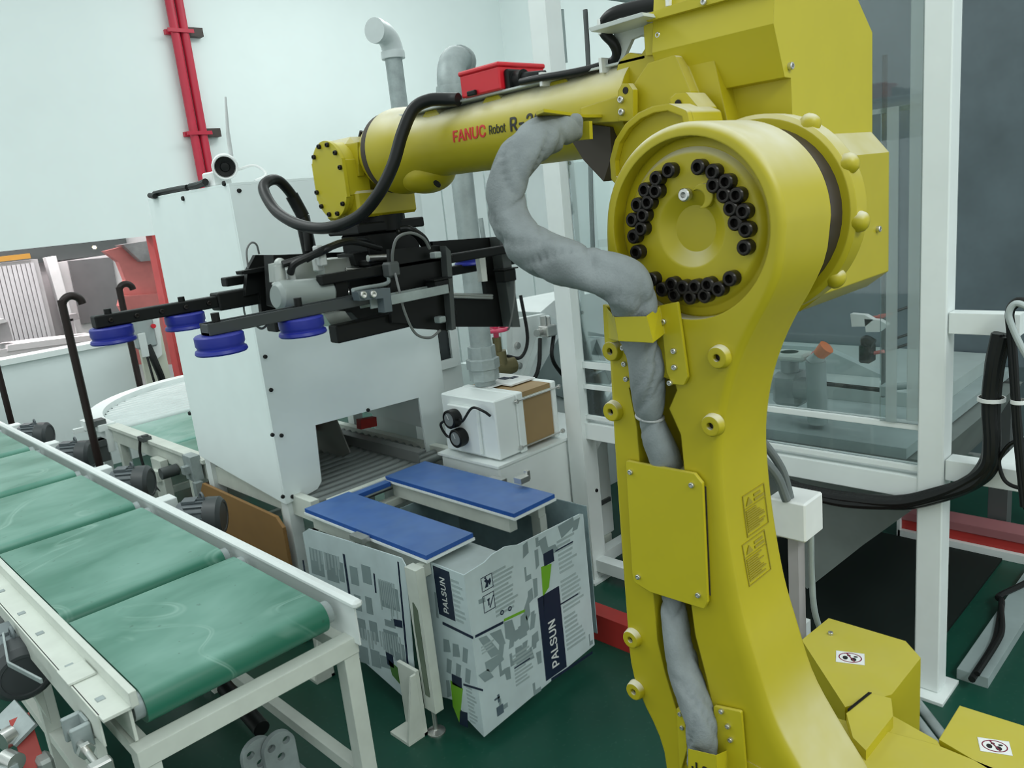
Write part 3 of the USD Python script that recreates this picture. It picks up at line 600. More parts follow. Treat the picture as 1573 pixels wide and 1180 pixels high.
def blocks(poly, boxes, seed):
    r = random.Random(seed); out = []
    for (a, b, c, d) in boxes:
        k = r.random()
        if k < .4: out.append(sg.Polygon([(a, c), (a+(b-a)*.6, c), (b, d), (a+(b-a)*.35, d)]))
        elif k < .7: out.append(sg.box(a, c, b, d).difference(sg.box(a+(b-a)*.3, c+(d-c)*.35, b, d)))
        else: out.append(sg.Polygon([(a, c), (b, c+(d-c)*.2), (b, d), (a+(b-a)*.2, d*.9+c*.1)]))
    return poly(fuse(out), .0005)
# front wrap: -X face (short) and -Y face
sk = thing('printed_film_sheet', 'white printed packaging sheet bent round the front corner of the loading table', 'plastic sheet', (1.8, 1.95, 0))
xs = [ony(p[0], p[1], 1.905)[0] for p in ((714, 880), (905, 900))]
XC, XE = 1.505, xs[1]
top = [(XC, .648), (1.60, .655), (1.635, .668), (1.70, .672), (1.76, .655), (XE-.02, .648), (XE, .64), (XE, .085), (XC, .035)]
part(sk, 'front_face', prism(top, 'y', 1.903, 1.907), FILM)
part(sk, 'side_face', prism([(1.907, .035), (1.907, .648), (2.095, .648), (2.095, .59), (2.135, .59), (2.135, .10), (2.09, .11), (2.04, .12), (1.99, .07)], 'x', XC, XC+.004), FILM)
poly, rect, lines, band = printer(sk, (XC, 1.903, .035), (1, 0, 0), (0, 0, 1))
WF = XE-XC; HF = .60
Tk = lambda p: (ony(p[0], p[1], 1.903)[0]-XC, ony(p[0], p[1], 1.903)[2]-.035)
uA = Tk((834, 1000))[0]; uB = Tk((868, 1000))[0]
band(uA, uB, Tk((848, 1040))[1], Tk((850, 905))[1], 'PALSUN', .036)
part(sk, 'navy_block', rect(Tk((834, 850))[0], Tk((850, 850))[0], Tk((840, 868))[1], Tk((840, 848))[1]), NAVY)
part(sk, 'green_wedge', poly([Tk((831, 871)), Tk((847, 866)), Tk((843, 902)), Tk((835, 915)), Tk((836, 945))]), GRN)
part(sk, 'corner_line', [poly([Tk((730, 976)), Tk((773, 954)), Tk((773, 958)), Tk((730, 980))]), poly([Tk((847, 1042)), Tk((910, 1000)), Tk((910, 1004)), Tk((847, 1046))]),
     poly([Tk((853, 846)), Tk((880, 831)), Tk((880, 833)), Tk((853, 848))]), poly([Tk((860, 928)), Tk((888, 911)), Tk((888, 913)), Tk((860, 930))]), poly([Tk((790, 1026)), Tk((814, 1010)), Tk((814, 1012)), Tk((790, 1028))])], NAVY)
part(sk, 'green_line', poly([Tk((774, 951)), Tk((806, 936)), Tk((806, 940)), Tk((774, 955))]), GRN)
part(sk, 'text_lines', cat(lines(Tk((768, 0))[0] if 0 else uA-.205, uA-.09, .40, .575, 11, rng), lines(uA-.15, uA-.05, .10, .23, 9, rng), lines(uB+.012, WF-.03, .42, .56, 8, rng), lines(uB+.012, WF-.03, .26, .40, 8, rng), lines(uB+.012, WF-.05, .10, .25, 8, rng), lines(.035, .10, .30, .335, 3, rng)), INKL, None, False, True)
bl = [(uA-.22+i*.055, uA-.18+i*.055, .25-j*.07+.01*i, .30-j*.07+.01*i) for i in range(4) for j in range(2)] + [(uA-.05, uA-.02, .2+.09*j, .255+.09*j) for j in range(5)] + [(uA-.24, uA-.20, .05, .1), (uA+.02, uA+.07, .575, .61), (WF-.07, WF-.02, .56, .6), (WF-.03, WF-.01, .06, .11), (uA-.1, uA-.06, .30, .36), (uA-.07, uA-.03, .02, .07)]
part(sk, 'letter_blocks', blocks(poly, bl, 3), INK, None, False, True)
Z2 = lambda x, y: Tk((430+x/2.034, 600+y/2.034))
big = [[(620, 775), (645, 765), (690, 820), (660, 835)], [(655, 760), (690, 745), (705, 790), (690, 800)], [(700, 725), (725, 715), (735, 750), (760, 735), (770, 700), (780, 745), (735, 785), (705, 775)], [(735, 805), (755, 795), (760, 825), (785, 800), (795, 835), (740, 865)],
       [(640, 850), (690, 820), (700, 840), (660, 880), (645, 875)], [(620, 890), (650, 870), (668, 895), (640, 912)], [(808, 470), (830, 455), (838, 490), (860, 480), (872, 500), (825, 525)], [(868, 425), (915, 395), (922, 420), (880, 462)], [(795, 500), (806, 495), (810, 545), (800, 560)], [(790, 590), (803, 585), (806, 640), (795, 650)], [(700, 870), (718, 862), (722, 900), (708, 905)], [(800, 820), (815, 812), (818, 850), (806, 856)], [(760, 690), (776, 640), (782, 700), (772, 720)], [(620, 655), (640, 645), (642, 660), (622, 668)]]
part(sk, 'large_letter_block', [poly([Z2(*p) for p in k], .0007) for k in big], INK, None, False)
q0 = Tk((748, 895)); q1 = Tk((751, 925)); s_ = .026
part(sk, 'pictogram', cat(poly(sg.box(q0[0]-s_, q0[1]-s_, q0[0]+s_, q0[1]+s_).difference(sg.box(q0[0]-s_+.002, q0[1]-s_+.002, q0[0]+s_-.002, q0[1]+s_-.002))),
     poly([(q0[0]-.012, q0[1]-.015), (q0[0]-.004, q0[1]), (q0[0]-.012, q0[1]+.01), (q0[0]-.002, q0[1]+.016), (q0[0]+.006, q0[1]+.004), (q0[0]+.002, q0[1]-.016)]), poly([(q0[0]+.004, q0[1]+.004), (q0[0]+.016, q0[1]+.012), (q0[0]+.018, q0[1]-.002), (q0[0]+.01, q0[1]-.014)]), poly(arc(q0[0]-.006, q0[1]+.019, .004, 0, 360, 10))), NAVY, 'square pictogram of people')
part(sk, 'pictogram', cat(poly(sg.box(q1[0]-s_, q1[1]-s_*1.2, q1[0]+s_, q1[1]+s_*1.2).difference(sg.box(q1[0]-s_+.002, q1[1]-s_*1.2+.002, q1[0]+s_-.002, q1[1]+s_*1.2-.002))),
     poly([(q1[0]-.008, q1[1]+.012), (q1[0]+.006, q1[1]+.014), (q1[0]+.001, q1[1]+.004), (q1[0]+.001, q1[1]-.012), (q1[0]-.004, q1[1]-.012), (q1[0]-.003, q1[1]+.004)]), poly([(q1[0], q1[1]-.02), (q1[0]+.022, q1[1]+.018), (q1[0]+.024, q1[1]+.016), (q1[0]+.003, q1[1]-.023)])), NAVY, 'square pictogram of a screw on a slope')
for p in ((771, 941), (783, 935)):
    a = Tk(p); part(sk, 'round_mark', poly(sg.Polygon(arc(*a, .009, 0, 360, 18)).difference(sg.Polygon(arc(*a, .005, 0, 360, 12)))), NAVY)
a = Tk((768, 1090)); part(sk, 'symbol_block', [rect(a[0]-.016, a[0]+.016, a[1]-.02, a[1]+.015), rect(a[0]-.02, a[0]+.006, a[1]+.045, a[1]+.052), rect(a[0]-.005, a[0]+.004, a[1]+.03, a[1]+.06)], mat('slate_print', (0.09, 0.13, 0.16), 0.5, bev=0))
poly, rect, lines, band = printer(sk, (XC, 2.09, .035), (0, -1, 0), (0, 0, 1))
Ts = lambda p: (2.09-onx(p[0], p[1], XC)[1], onx(p[0], p[1], XC)[2]-.035)
band(Ts((668, 900))[0]+.004, Ts((691, 900))[0]+.006, Ts((690, 950))[1], Ts((680, 870))[1]-.012, 'PALSUN', .025)
part(sk, 'side_line', [poly([Ts((680, 955)), Ts((727, 978)), Ts((727, 982)), Ts((680, 959))]), poly([Ts((712, 1050)), Ts((742, 1059)), Ts((742, 1062)), Ts((712, 1053))])], NAVY)
part(sk, 'green_wedge', poly([Ts((692, 1045)), Ts((711, 1058)), Ts((706, 1110)), Ts((696, 1085))]), GRN)
part(sk, 'navy_block', [poly([Ts((694, 1035)), Ts((709, 1042)), Ts((710, 1058)), Ts((695, 1051))]), poly([Ts((707, 1092)), Ts((718, 1095)), Ts((719, 1118)), Ts((706, 1112))])], NAVY)
part(sk, 'text_lines', cat(lines(.115, .17, .42, .585, 9, rng), lines(.12, .17, .03, .18, 10, rng)), INKL, None, False, True)
part(sk, 'letter_blocks', blocks(poly, [(.02+.05*i, .06+.05*i, .19+.08*j, .25+.08*j) for i in range(3) for j in range(2)]+[(.005, .03, .08, .16), (.005, .025, .4, .5)], 8), INK, None, False, True)
# left side sheet, hung outside the table
sl = thing('printed_film_sheet', 'printed packaging sheet hanging along the left side of the loading table behind its ivory leg', 'plastic sheet', (1.44, 2.5, 0))
XS = 1.437
a = [tuple(onx(*p, XS)[1:]) for p in ((466, 818), (475, 812), (540, 832), (618, 857), (625, 870), (641, 1078), (630, 1078), (610, 1060), (520, 980), (480, 900))]
part(sl, 'sheet', prism(a, 'x', XS-.004, XS), FILM)
poly, rect, lines, band = printer(sl, (XS-.004, 2.85, .12), (0, -1, 0), (0, 0, 1))
Tl = lambda p: (2.85-onx(p[0], p[1], XS)[1], onx(p[0], p[1], XS)[2]-.12)
part(sl, 'dark_stripe', [poly([Tl((528, 850)), Tl((531, 851)), Tl((552, 1000)), Tl((549, 999))]), poly([Tl((612, 862)), Tl((614, 863)), Tl((632, 1050)), Tl((629, 1049))]), poly([Tl((466, 860)), Tl((468, 860)), Tl((471, 880)), Tl((469, 880))]), poly([Tl((575, 880)), Tl((577, 881)), Tl((580, 910)), Tl((578, 910))])], NAVY)
def q4(x, y, w, h_): return [Tl((x, y)), Tl((x+w, y+w*.33)), Tl((x+w+h_*.12, y+w*.33+h_)), Tl((x+h_*.12, y+h_))]
qs = [(476, 840, 20, 40), (500, 848, 18, 42), (520, 862, 8, 30), (538, 868, 12, 28), (556, 866, 14, 28), (545, 912, 10, 24), (562, 915, 10, 26), (582, 890, 20, 40), (602, 902, 10, 34), (550, 948, 12, 30), (568, 952, 12, 30), (592, 950, 16, 10), (602, 950, 8, 8), (590, 965, 22, 40), (552, 990, 14, 26), (570, 996, 14, 26), (505, 905, 14, 40), (523, 925, 12, 34), (606, 985, 16, 28), (585, 1005, 20, 18), (486, 890, 10, 30), (508, 955, 18, 16)]
part(sl, 'letter_blocks', poly(fuse([q4(*k) for k in qs]), .0006), INK, None, False, True)
vl = []
for (x_, y_, w_, h_) in ((478, 838, 46, 36), (582, 886, 26, 58), (584, 966, 34, 40), (508, 908, 26, 46), (536, 955, 44, 30)):
    for k in range(9):
        xx = x_+w_*k/9; hh_ = h_*rng.uniform(.5, 1)
        vl.append(q4(xx, y_+xx*.33-x_*.33+2, w_/16, hh_))
part(sl, 'text_lines', poly(fuse(vl), .0009), INKL, None, False, True)
part(sl, 'green_wedge', poly([Tl((598, 1012)), Tl((618, 1030)), Tl((634, 1062)), Tl((626, 1062)), Tl((604, 1036))]), mat('dark_lime_print', (0.07, 0.18, 0.04), 0.5, bev=0))
part(sl, 'navy_block', [poly([Tl((594, 1000)), Tl((605, 1006)), Tl((607, 1026)), Tl((597, 1020))]), poly([Tl((612, 1018)), Tl((626, 1026)), Tl((631, 1046)), Tl((617, 1038))]), poly([Tl((606, 950)), Tl((619, 953)), Tl((620, 964)), Tl((608, 961))])], NAVY)
sr = thing('printed_film_sheet', 'translucent packaging sheet on the far side of the loading table, seen from within', 'plastic sheet', (2.15, 2.4, 0))
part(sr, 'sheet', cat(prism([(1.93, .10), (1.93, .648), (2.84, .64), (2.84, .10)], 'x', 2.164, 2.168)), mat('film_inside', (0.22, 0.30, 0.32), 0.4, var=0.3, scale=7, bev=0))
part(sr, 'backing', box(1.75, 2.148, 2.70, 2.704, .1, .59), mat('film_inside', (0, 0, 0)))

# ================================================================== FILTER BOX, BLOWER, VALVE, CABINET
fx0, fy0, fy1 = 2.235, 2.47, 2.83
fxa, fxb, fx1 = ony(800, 690, fy0)[0], ony(811, 690, fy0)[0], ony(862, 680, fy0)[0]
t = thing('filter_box', 'white filter box with tan end panel, two black gauges and four tie bolts', 'filter box', ((fx0+fx1)/2, 2.7, .72))
part(t, 'housing', cat(rbox(fx0, fxa, fy0, fy1, .72, .99, .006), rbox(fxa, fxb-.001, fy0-.004, fy1, .715, .992, .005)), WHT)
part(t, 'raised_plate', rbox(fx0-.02, fx0, fy0+.10, fy0+.30, .735, .95, .004), WHT)
part(t, 'filter_panel', box(fxb, fx1-.03, fy0+.01, fy1-.01, .73, .985), TAN, 'tan filter panel')
part(t, 'seam', box(fxb, fx1-.03, fy0+.004, fy0+.012, .955, .962), IVO)
part(t, 'paper_label', box(fxb-.02, fxb+.08, fy0+.18, fy0+.22, .993, .995), WPL, 'small white paper label')
part(t, 'end_plate', rbox(fx1-.03, fx1, fy0, fy1, .72, .99, .005), WHT)
part(t, 'lid', box(fx1-.17, fx1-.01, fy0+.12, fy1, .99, .998), WPL)
part(t, 'lid_mark', [box(fx1-.11, fx1-.07, fy0+.22, fy0+.27, .998, 1.0), box(fx1-.08, fx1-.04, fy0+.2, fy0+.23, .998, 1.0)], NAVY)
for z in (.745, .96):
    part(t, 'tie_bolt', cat(cyl((fxa-.02, fy0-.012, z), (fx1+.01, fy0-.012, z), .004, 8), cyl((fxa-.012, fy0-.012, z), (fxa-.001, fy0-.012, z), .011, 6), cyl((fx1, fy0-.012, z), (fx1+.012, fy0-.012, z), .011, 6)), STL)
for z in (.82, .905):
    g = part(t, 'gauge', lathe([(0, 0), (.04, 0), (.043, .01), (.043, .045), (.036, .05), (.034, .044), (0, .044)], (fx0-.02, fy0+.24-.03*(z < .85), z-.01), NX, 28), BLK, 'round black pressure gauge')
    part(g, 'dial', lathe([(0, .0445), (.031, .0445), (.031, .046), (0, .046)], (fx0-.02, fy0+.24-.03*(z < .85), z-.01), NX, 24), mat('dial_face', (0.2, 0.22, 0.22), 0.3, bev=0))
    part(g, 'needle', bar((fx0-.067, fy0+.24-.03*(z < .85), z-.01), (fx0-.067, fy0+.25-.03*(z < .85), z+.012), .003, .002), WPL)
part(t, 'hose', [tube([(fx0-.04, fy0+.20, .895), (fx0-.06, fy0+.15, .90), (fx0-.04, fy0+.10, .96), (fx0-.03, fy0+.04, .95), (fx0-.01, fy0+.02, .925)], .006), tube([(fx0-.05, fy0+.28, .885), (fx0-.06, fy0+.31, .86), (fx0-.05, fy0+.29, .81), (fx0-.04, fy0+.25, .80)], .006)], RUB)
t = thing('blower_cabinet', 'plain white blower cabinet on the floor under the filter box', 'cabinet', (2.6, 2.75, 0))
part(t, 'body', rbox(2.2, 2.95, 2.445, 2.84, .12, .70, .01), WHT)
part(t, 'top_plate', box(2.19, 2.96, 2.438, 2.85, .70, .712), WHT)
part(t, 'lower_body', rbox(2.3, 2.93, 2.45, 2.84, .0, .12, .006), IVO)
part(t, 'handle', box(2.70, 2.92, 2.432, 2.445, .30, .32), DGR)
single('clip_lever', 'small steel clip lever on the blower cabinet edge by the blue board', 'clip', (lambda q_: cat(box(q_[0]-.03, q_[0]+.02, q_[1]-.02, q_[1]+.02, .712, .735), box(q_[0]+.02, q_[0]+.035, q_[1]-.01, q_[1]+.01, .712, .75)))(onz(803, 737, .72)), STL)
t = thing('gate_valve', 'brass gate valve with pink handwheel behind the filter box', 'valve', (2.78, 2.92, 1.0))
vx, vy, vz = 2.69, 2.9, 1.0
part(t, 'body', cat(cyl((vx, vy, 0), (vx, vy, vz+.09), .042, 16), cyl((vx-.09, vy, vz), (vx+.09, vy, vz), .045, 18), cyl((vx, vy, vz+.09), (vx, vy, vz+.16), .022, 14)), BRZ)
part(t, 'handwheel', cat(tube([(vx+.062*math.cos(a), vy+.062*math.sin(a), vz+.2) for a in np.linspace(0, 2*np.pi, 25)], .010, 8, sm=False), *[bar((vx, vy, vz+.2), (vx+.06*math.cos(a), vy+.06*math.sin(a), vz+.2), .014, .01) for a in np.radians([20, 110, 200, 290])], cyl((vx, vy, vz+.15), (vx, vy, vz+.22), .014, 12)), mat('pink_red_wheel', (0.6, 0.05, 0.12), 0.4), 'pink-red handwheel')
part(t, 'flange', lathe([(.03, 0), (.06, 0), (.06, .02), (.05, .02), (.05, .03), (.06, .03), (.06, .05), (.03, .05)], (vx-.13, vy, vz-.02), PX, 20), WPL)
part(t, 'rod', cyl((vx, vy, vz+.22), (vx-.01, vy+.01, vz+.75), .012, 10), PIPE)
part(t, 'pipe', tube([(vx+.06, vy, vz+.05), (vx+.14, vy-.02, vz+.03), (vx+.2, vy-.02, vz+.12), (vx+.2, vy+.0, vz+.34)], .009), RUB)
t = thing('window_cabinet', 'white cabinet with a dark glass window right behind the hood', 'cabinet', (2.75, 3.5, 0))
part(t, 'body', box(2.49, 2.86, 3.40, 3.8, 0, 1.52), WHT)
part(t, 'door_frame', prism(sg.box(2.50, .95, 2.82, 1.50).difference(sg.box(2.55, 1.0, 2.78, 1.46)), 'y', 3.37, 3.4), WHT)
part(t, 'glass', box(2.55, 2.78, 3.385, 3.399, 1.0, 1.46), mat('black_glass', (0.02, 0.025, 0.028), 0.15, bev=0), 'dark glass window')
part(t, 'lamp_cover', bar((2.5, 3.33, 1.55), (2.72, 3.30, 1.60), .08, .05), GRYP)
part(t, 'latch', box(2.5, 2.53, 3.36, 3.37, .86, .94), STL)
t = thing('white_hopper_machine', 'white sheet-metal machine with sloping cheeks behind the enclosure post', 'machine', (3.5, 3.1, 0))
part(t, 'body', prism(xz([(786, 492), (838, 482), (800, 600), (796, 640), (790, 660)], 3.0), 'y', 3.0, 3.04), WHT)
part(t, 'cheek', prism(xz([(838, 484), (862, 500), (812, 590), (801, 592)], 2.99), 'y', 2.96, 3.0), WSH)
part(t, 'top_box', prism(xz([(830, 480), (851, 462), (930, 446), (960, 450), (960, 520), (838, 497)], 3.05), 'y', 3.05, 3.38), WHT)
part(t, 'grey_recess', prism(xz([(838, 512), (935, 520), (945, 640), (810, 592)], 3.06), 'y', 3.045, 3.06), BGREYL)
part(t, 'slanted_brace', prism(xz([(905, 520), (917, 520), (893, 590), (886, 590)], 3.0), 'y', 3.0, 3.04), WSH)
part(t, 'side_cheek', prism(xz([(912, 520), (950, 520), (965, 580), (940, 585)], 3.02), 'y', 3.0, 3.04), WHT)
part(t, 'base', box(3.02, 4.3, 3.07, 3.6, 0, .9), WSH)
for p in ((794, 531), (797, 562)): part(t, 'bolt', lathe([(0, 0), (.02, 0), (.018, .012), (0, .015)], ony(*p, 3.0), NY, 12), STL)
q = ony(832, 508, 2.95)
part(t, 'valve_block', cat(rbox(q[0]-.03, q[0]+.05, 2.88, 2.95, q[2]-.03, q[2]+.03, .006), cyl(q+(0, -.02, .03), q+(0, -.02, .08), .018, 12), cyl(q+(.035, -.02, .03), q+(.035, -.02, .07), .015, 12), cyl(q+(-.03, -.02, -.0), q+(-.07, -.03, -.0), .02, 12)), STL)
part(t, 'air_hose', [tube([q+(-.06, -.04, -.03), ony(828, 560, 2.86), ony(820, 582, 2.86), ony(803, 588, 2.88)], .011), tube([q+(.05, -.04, -.03), ony(848, 548, 2.88), ony(861, 572, 2.9), ony(880, 590, 2.9)], .011)], RUB)
t = thing('white_wall_panel', 'row of white upright panels beyond the hopper machine', 'panel', (4.6, 4.4, 0))
for i in range(5): part(t, 'panel', box(3.3+i*.42, 3.3+i*.42+.405, 4.4, 4.44, 0, 2.05+.0*i), WSH)

# ================================================================== SAFETY ENCLOSURE ON THE RIGHT
XF = 2.655
t = thing('safety_enclosure', 'white steel frame with clear acrylic panes enclosing the grey machine on the right', 'enclosure', (XF, 1.6, 0))
ps = .042
part(t, 'post', rbox(XF-.0, XF+.08, .815, .895, .012, 2.9, .004), WHT)
pp = part(t, 'post', cat(box(XF-.02, XF+.075, 2.335, 2.345, .012, 2.72), box(XF-.02, XF-.01, 2.345, 2.43, .012, 2.72)), WHT)
for z in (.45, .72, .98, 1.16, 1.30, 1.60, 1.95, 2.12):
    part(pp, 'bolt', lathe([(0, 0), (.009, 0), (.008, .006), (0, .008)], (XF+.045, 2.335, z), NY, 10), RUB)
for y in (.855, 2.38): part(t, 'base_plate', box(XF-.05, XF+.12, y-.07, y+.07, 0, .012), WHT)
part(t, 'post', box(4.2, 4.27, 2.33, 2.40, 0, 2.72), WHT)
part(t, 'post', box(4.2, 4.27, .82, .89, 0, 2.72), WHT)
part(t, 'top_beam', box(XF-.005, 4.2, 2.346, 2.41, 2.655, 2.715), BGREYL)
part(t, 'top_beam', box(4.2, 4.27, .89, 2.33, 2.655, 2.715), BGREYL)
for (z, h) in ((.965, .02), (.82, .018), (.755, .075)):
    part(t, 'rail', box(XF+.015, XF+.055, .895, 2.335, z-h/2, z+h/2) if h < .05 else box(XF+.005, XF+.07, .895, 2.335, z-h/2, z+h/2), WHT)
part(t, 'rail', box(XF+.02, XF+.06, 2.30-1.40, 2.335, 1.09, 1.12) if 0 else box(XF+.02, XF+.06, 1.75, 2.335, 1.05, 1.08), WHT)
part(t, 'rail', box(XF+.075, 4.2, 2.345, 2.385, .755, .80), WHT)
part(t, 'brace', bar((XF+.09, 2.36, .80), (XF+.5, 2.36, 1.04), .035, .02), WHT)
part(t, 'gusset', prism([(XF+.075, .62), (XF+.075, .755), (XF+.25, .755)], 'y', 2.35, 2.37), WHT)
part(t, 'floor_rail', box(XF-.02, 3.6, 2.35, 2.41, .05, .11), WHT)
part(t, 'floor_rail', box(XF-.0, XF+.06, 1.3, 2.34, .05, .11), WHT)
part(t, 'pane', box(XF+.03, XF+.035, .99, 2.33, .975, 1.985), PANE, 'clear acrylic pane')
part(t, 'pane', box(XF+.03, XF+.035, .895, 2.33, .83, .955), PANE)
part(t, 'pane', box(XF+.022, XF+.027, .895, 1.62, 1.975, 2.85), PANE)
part(t, 'pane', box(XF+.012, XF+.017, .895, 1.02, .975, 1.985), PANE)
part(t, 'pane_strip', cat(box(XF+.008, XF+.012, .965, 1.0, .975, 1.985)), CLRP)
part(t, 'pane_strip', box(XF+.018, XF+.022, .895, 2.3, 1.97, 1.985), CLRP)
part(t, 'pane_strip', box(XF+.0, XF+.006, .895, .93, .99, 2.6), CLRP)
part(t, 'inner_channel', prism(xz([(848, 14), (866, 14), (872, 96), (854, 98)], 2.40), 'y', 2.40, 2.44), BGREYL)
part(t, 'inner_channel', prism(xz([(860, 250), (872, 250), (898, 560), (886, 560)], 2.46), 'y', 2.46, 2.49), WSH)
part(t, 'conduit', tube([ony(899, 15, 2.62), ony(904, 110, 2.62), ony(908, 300, 2.62), ony(913, 440, 2.62)], .012), DGR)
# cable rack on the right of the enclosure
t = thing('cable_rack', 'two white bracket arms reaching right from the front enclosure post', 'bracket', (XF, .7, 0))
part(t, 'arm', box(XF+.01, XF+.07, .62, .812, 1.285, 1.35), WHT)
part(t, 'arm', box(XF+.01, XF+.08, .60, .812, .80, .868), WHT)
part(t, 'arm', box(XF+.08, 3.6, .62, .68, .80, .86), WHT)
def cable_bundle(label, pts, r, n, ties=()):
    t = thing('cable_bundle', label, 'cable bundle', pts[len(pts)//2])
    P = np.array(pts, float); rr = random.Random(n)
    for k in range(n):
        a = 2*np.pi*k/n; off = np.array([math.cos(a), math.sin(a)*.6, math.sin(a)*.5])*r*(0 if n == 1 else 1)
        part(t, 'cable', tube([p+off+np.array([rr.uniform(-.003, .003)]*3) for p in P], r*(.95 if n > 1 else 1), 9, 6), RUB)
    for p in ties: part(t, 'zip_tie', lathe([(r*2.0, -.006), (r*2.25, -.006), (r*2.25, .006), (r*2.0, .006)], p, PZ, 16), WPL, 'white zip tie')
xb = XF-.03
P = lambda x, y, X=xb: tuple(onx(x, y, X))
cable_bundle('thick black cable bundle hanging between the two white bracket arms', [P(1538, 515), P(1527, 560), P(1522, 620), P(1523, 680), P(1517, 715), P(1490, 742), P(1440, 760), P(1380, 772), P(1300, 768), P(1245, 757), P(1205, 745)], .017, 5, [P(1523, 613)])
cable_bundle('black cables draped over the upper arm at the right picture edge', [P(1590, 470, 2.6), P(1566, 462, 2.6), P(1552, 478, 2.6), P(1556, 520, 2.6), P(1560, 600, 2.6), P(1566, 680, 2.6), P(1575, 780, 2.6)], .009, 3, [P(1564, 617, 2.6)])
single('grey_cable', 'pale grey cable looped over the upper arm at the right picture edge', 'cable', tube([P(1590, 478, 2.55), P(1562, 466, 2.55), P(1550, 480, 2.55), P(1554, 500, 2.55), P(1573, 540, 2.55), P(1600, 580, 2.55)], .009), mat('pale_cable', (0.4, 0.45, 0.45), 0.5))
single('looped_cable', 'thin black looped cable beside the lower bracket arm', 'cable', tube([P(1590, 672), P(1555, 680), P(1538, 700), P(1535, 715), P(1545, 740), P(1570, 750), P(1600, 745)], .006), RUB)

# machine inside the enclosure
t = thing('grey_machine', 'grey machine table with rods and valves seen through the acrylic panes', 'machine', (3.4, 1.6, 0))
part(t, 'table_top', box(2.80, 4.1, .98, 2.28, .80, .84), BGREYL)
part(t, 'upper_plate', box(3.3, 4.1, 1.05, 2.2, .84, .90), mat('pale_plate', (0.36, 0.43, 0.42), 0.4))
part(t, 'tilted_plate', prism([(1.2, .86), (1.9, .86), (1.9, 1.02), (1.6, 1.02)], 'x', 3.5, 3.55), BGREYL)
part(t, 'back_wall', box(4.12, 4.18, .9, 2.33, .84, 3.2), mat('slate_panel', (0.095, 0.125, 0.14), 0.4, var=0.2, scale=3, bev=0))
part(t, 'hopper', prism([(.92, .79), (2.3, .79), (2.3, .60), (2.1, .42), (1.5, .36), (1.05, .52)], 'x', 2.84, 4.05), HOPG)
part(t, 'frame_leg', [box(4.0, 4.08, .95, 1.03, 0, .8), box(4.0, 4.08, 2.2, 2.28, 0, .8), box(2.85, 2.93, 2.2, 2.28, 0, .8)], DGR)
part(t, 'rod', cyl(onx(1263, 589, 3.1), onx(1360, 600, 3.1), .009, 10), BLK)
part(t, 'clevis', cat(rbox(*sorted((3.07, 3.13)), *sorted((onx(1355, 597, 3.1)[1], onx(1372, 600, 3.1)[1])), onx(1360, 606, 3.1)[2], onx(1360, 590, 3.1)[2], .004)), PIPE)
part(t, 'actuator', [cyl(onx(1375, 594, 3.1), onx(1400, 592, 3.1), .014, 12), cyl(onx(1402, 610, 3.05), onx(1430, 610, 3.05), .03, 14), cyl(onx(1408, 594, 3.08), onx(1428, 590, 3.08), .02, 12)], BGREYL)
pb = onx(1214, 600, 2.95)
part(t, 'pump_body', cat(rbox(2.90, 3.02, pb[1]-.06, pb[1]+.06, pb[2]-.06, pb[2]+.08, .02), cyl(pb+(0, 0, .08), pb+(0, 0, .16), .035, 16), cyl(pb+(-.02, -.1, .02), pb+(-.02, -.04, .02), .045, 16)), PIPE)
part(t, 'handle', cat(rbox(2.9, 3.0, pb[1]-.08, pb[1]+.06, pb[2]+.13, pb[2]+.16, .01)), mat('pale_handle', (0.55, 0.62, 0.58), 0.4))
part(t, 'knob', trimesh.creation.icosphere(2, .022).apply_translation((2.95, pb[1]-.11, pb[2]+.15)), RED, 'small red knob')
part(t, 'drain_tube', cyl(onx(1256, 650, 2.9), onx(1253, 555, 2.9), .037, 18), BGREYL)
part(t, 'tube_top', cyl(onx(1253, 556, 2.9), onx(1258, 545, 2.9), .037, 18, .022), BGREYL)
part(t, 'orange_cap', cyl(onx(1258, 545, 2.9), onx(1270, 533, 2.9), .024, 16, .03), ORG, 'orange cap')
for (x, y) in ((1322, 492), (1344, 500)):
    q = onx(x, y, 3.0)
    tg = part(t, 'hose_clip', prism([(q[1]+.035, q[2]+.025), (q[1]-.02, q[2]+.022), (q[1]-.05, q[2]+.005), (q[1]-.02, q[2]-.022), (q[1]+.03, q[2]-.025)], 'x', 2.99, 3.02), WPL)
part(t, 'red_lead', [*[cyl(onx(x, y, 3.03), onx(x+20, y-3, 3.03), .007, 8) for x, y in ((1338, 489), (1350, 486), (1338, 543))]], mat('pink_lead', (0.5, 0.12, 0.1), 0.4))
part(t, 'wire', [*[tube([onx(x, y, 3.05), onx(x+25, y-8, 3.08), onx(x+70, y-24, 3.15)], .005) for x, y in ((1355, 485), (1360, 525), (1360, 540))]], RUB)
part(t, 'solenoid', cat(rbox(2.99, 3.05, *sorted((onx(1320, 540, 3.0)[1], onx(1338, 540, 3.0)[1])), onx(1330, 558, 3.0)[2], onx(1330, 530, 3.0)[2], .006), tube([onx(1330, 530, 3.0), onx(1330, 522, 3.0), onx(1342, 528, 3.0)], .018)), BLK)
part(t, 'upright_rod', box(3.2, 3.22, onx(1356, 500, 3.2)[1]-.006, onx(1356, 500, 3.2)[1]+.006, .9, 2.2), DGR)
single('curved_chute', 'grey curved sheet chute below the machine table', 'chute', prism(yz([(1215, 762), (1262, 766), (1315, 764), (1360, 772), (1399, 785), (1325, 838), (1240, 905), (1215, 880)], 2.80), 'x', 2.80, 2.82), HOPG)
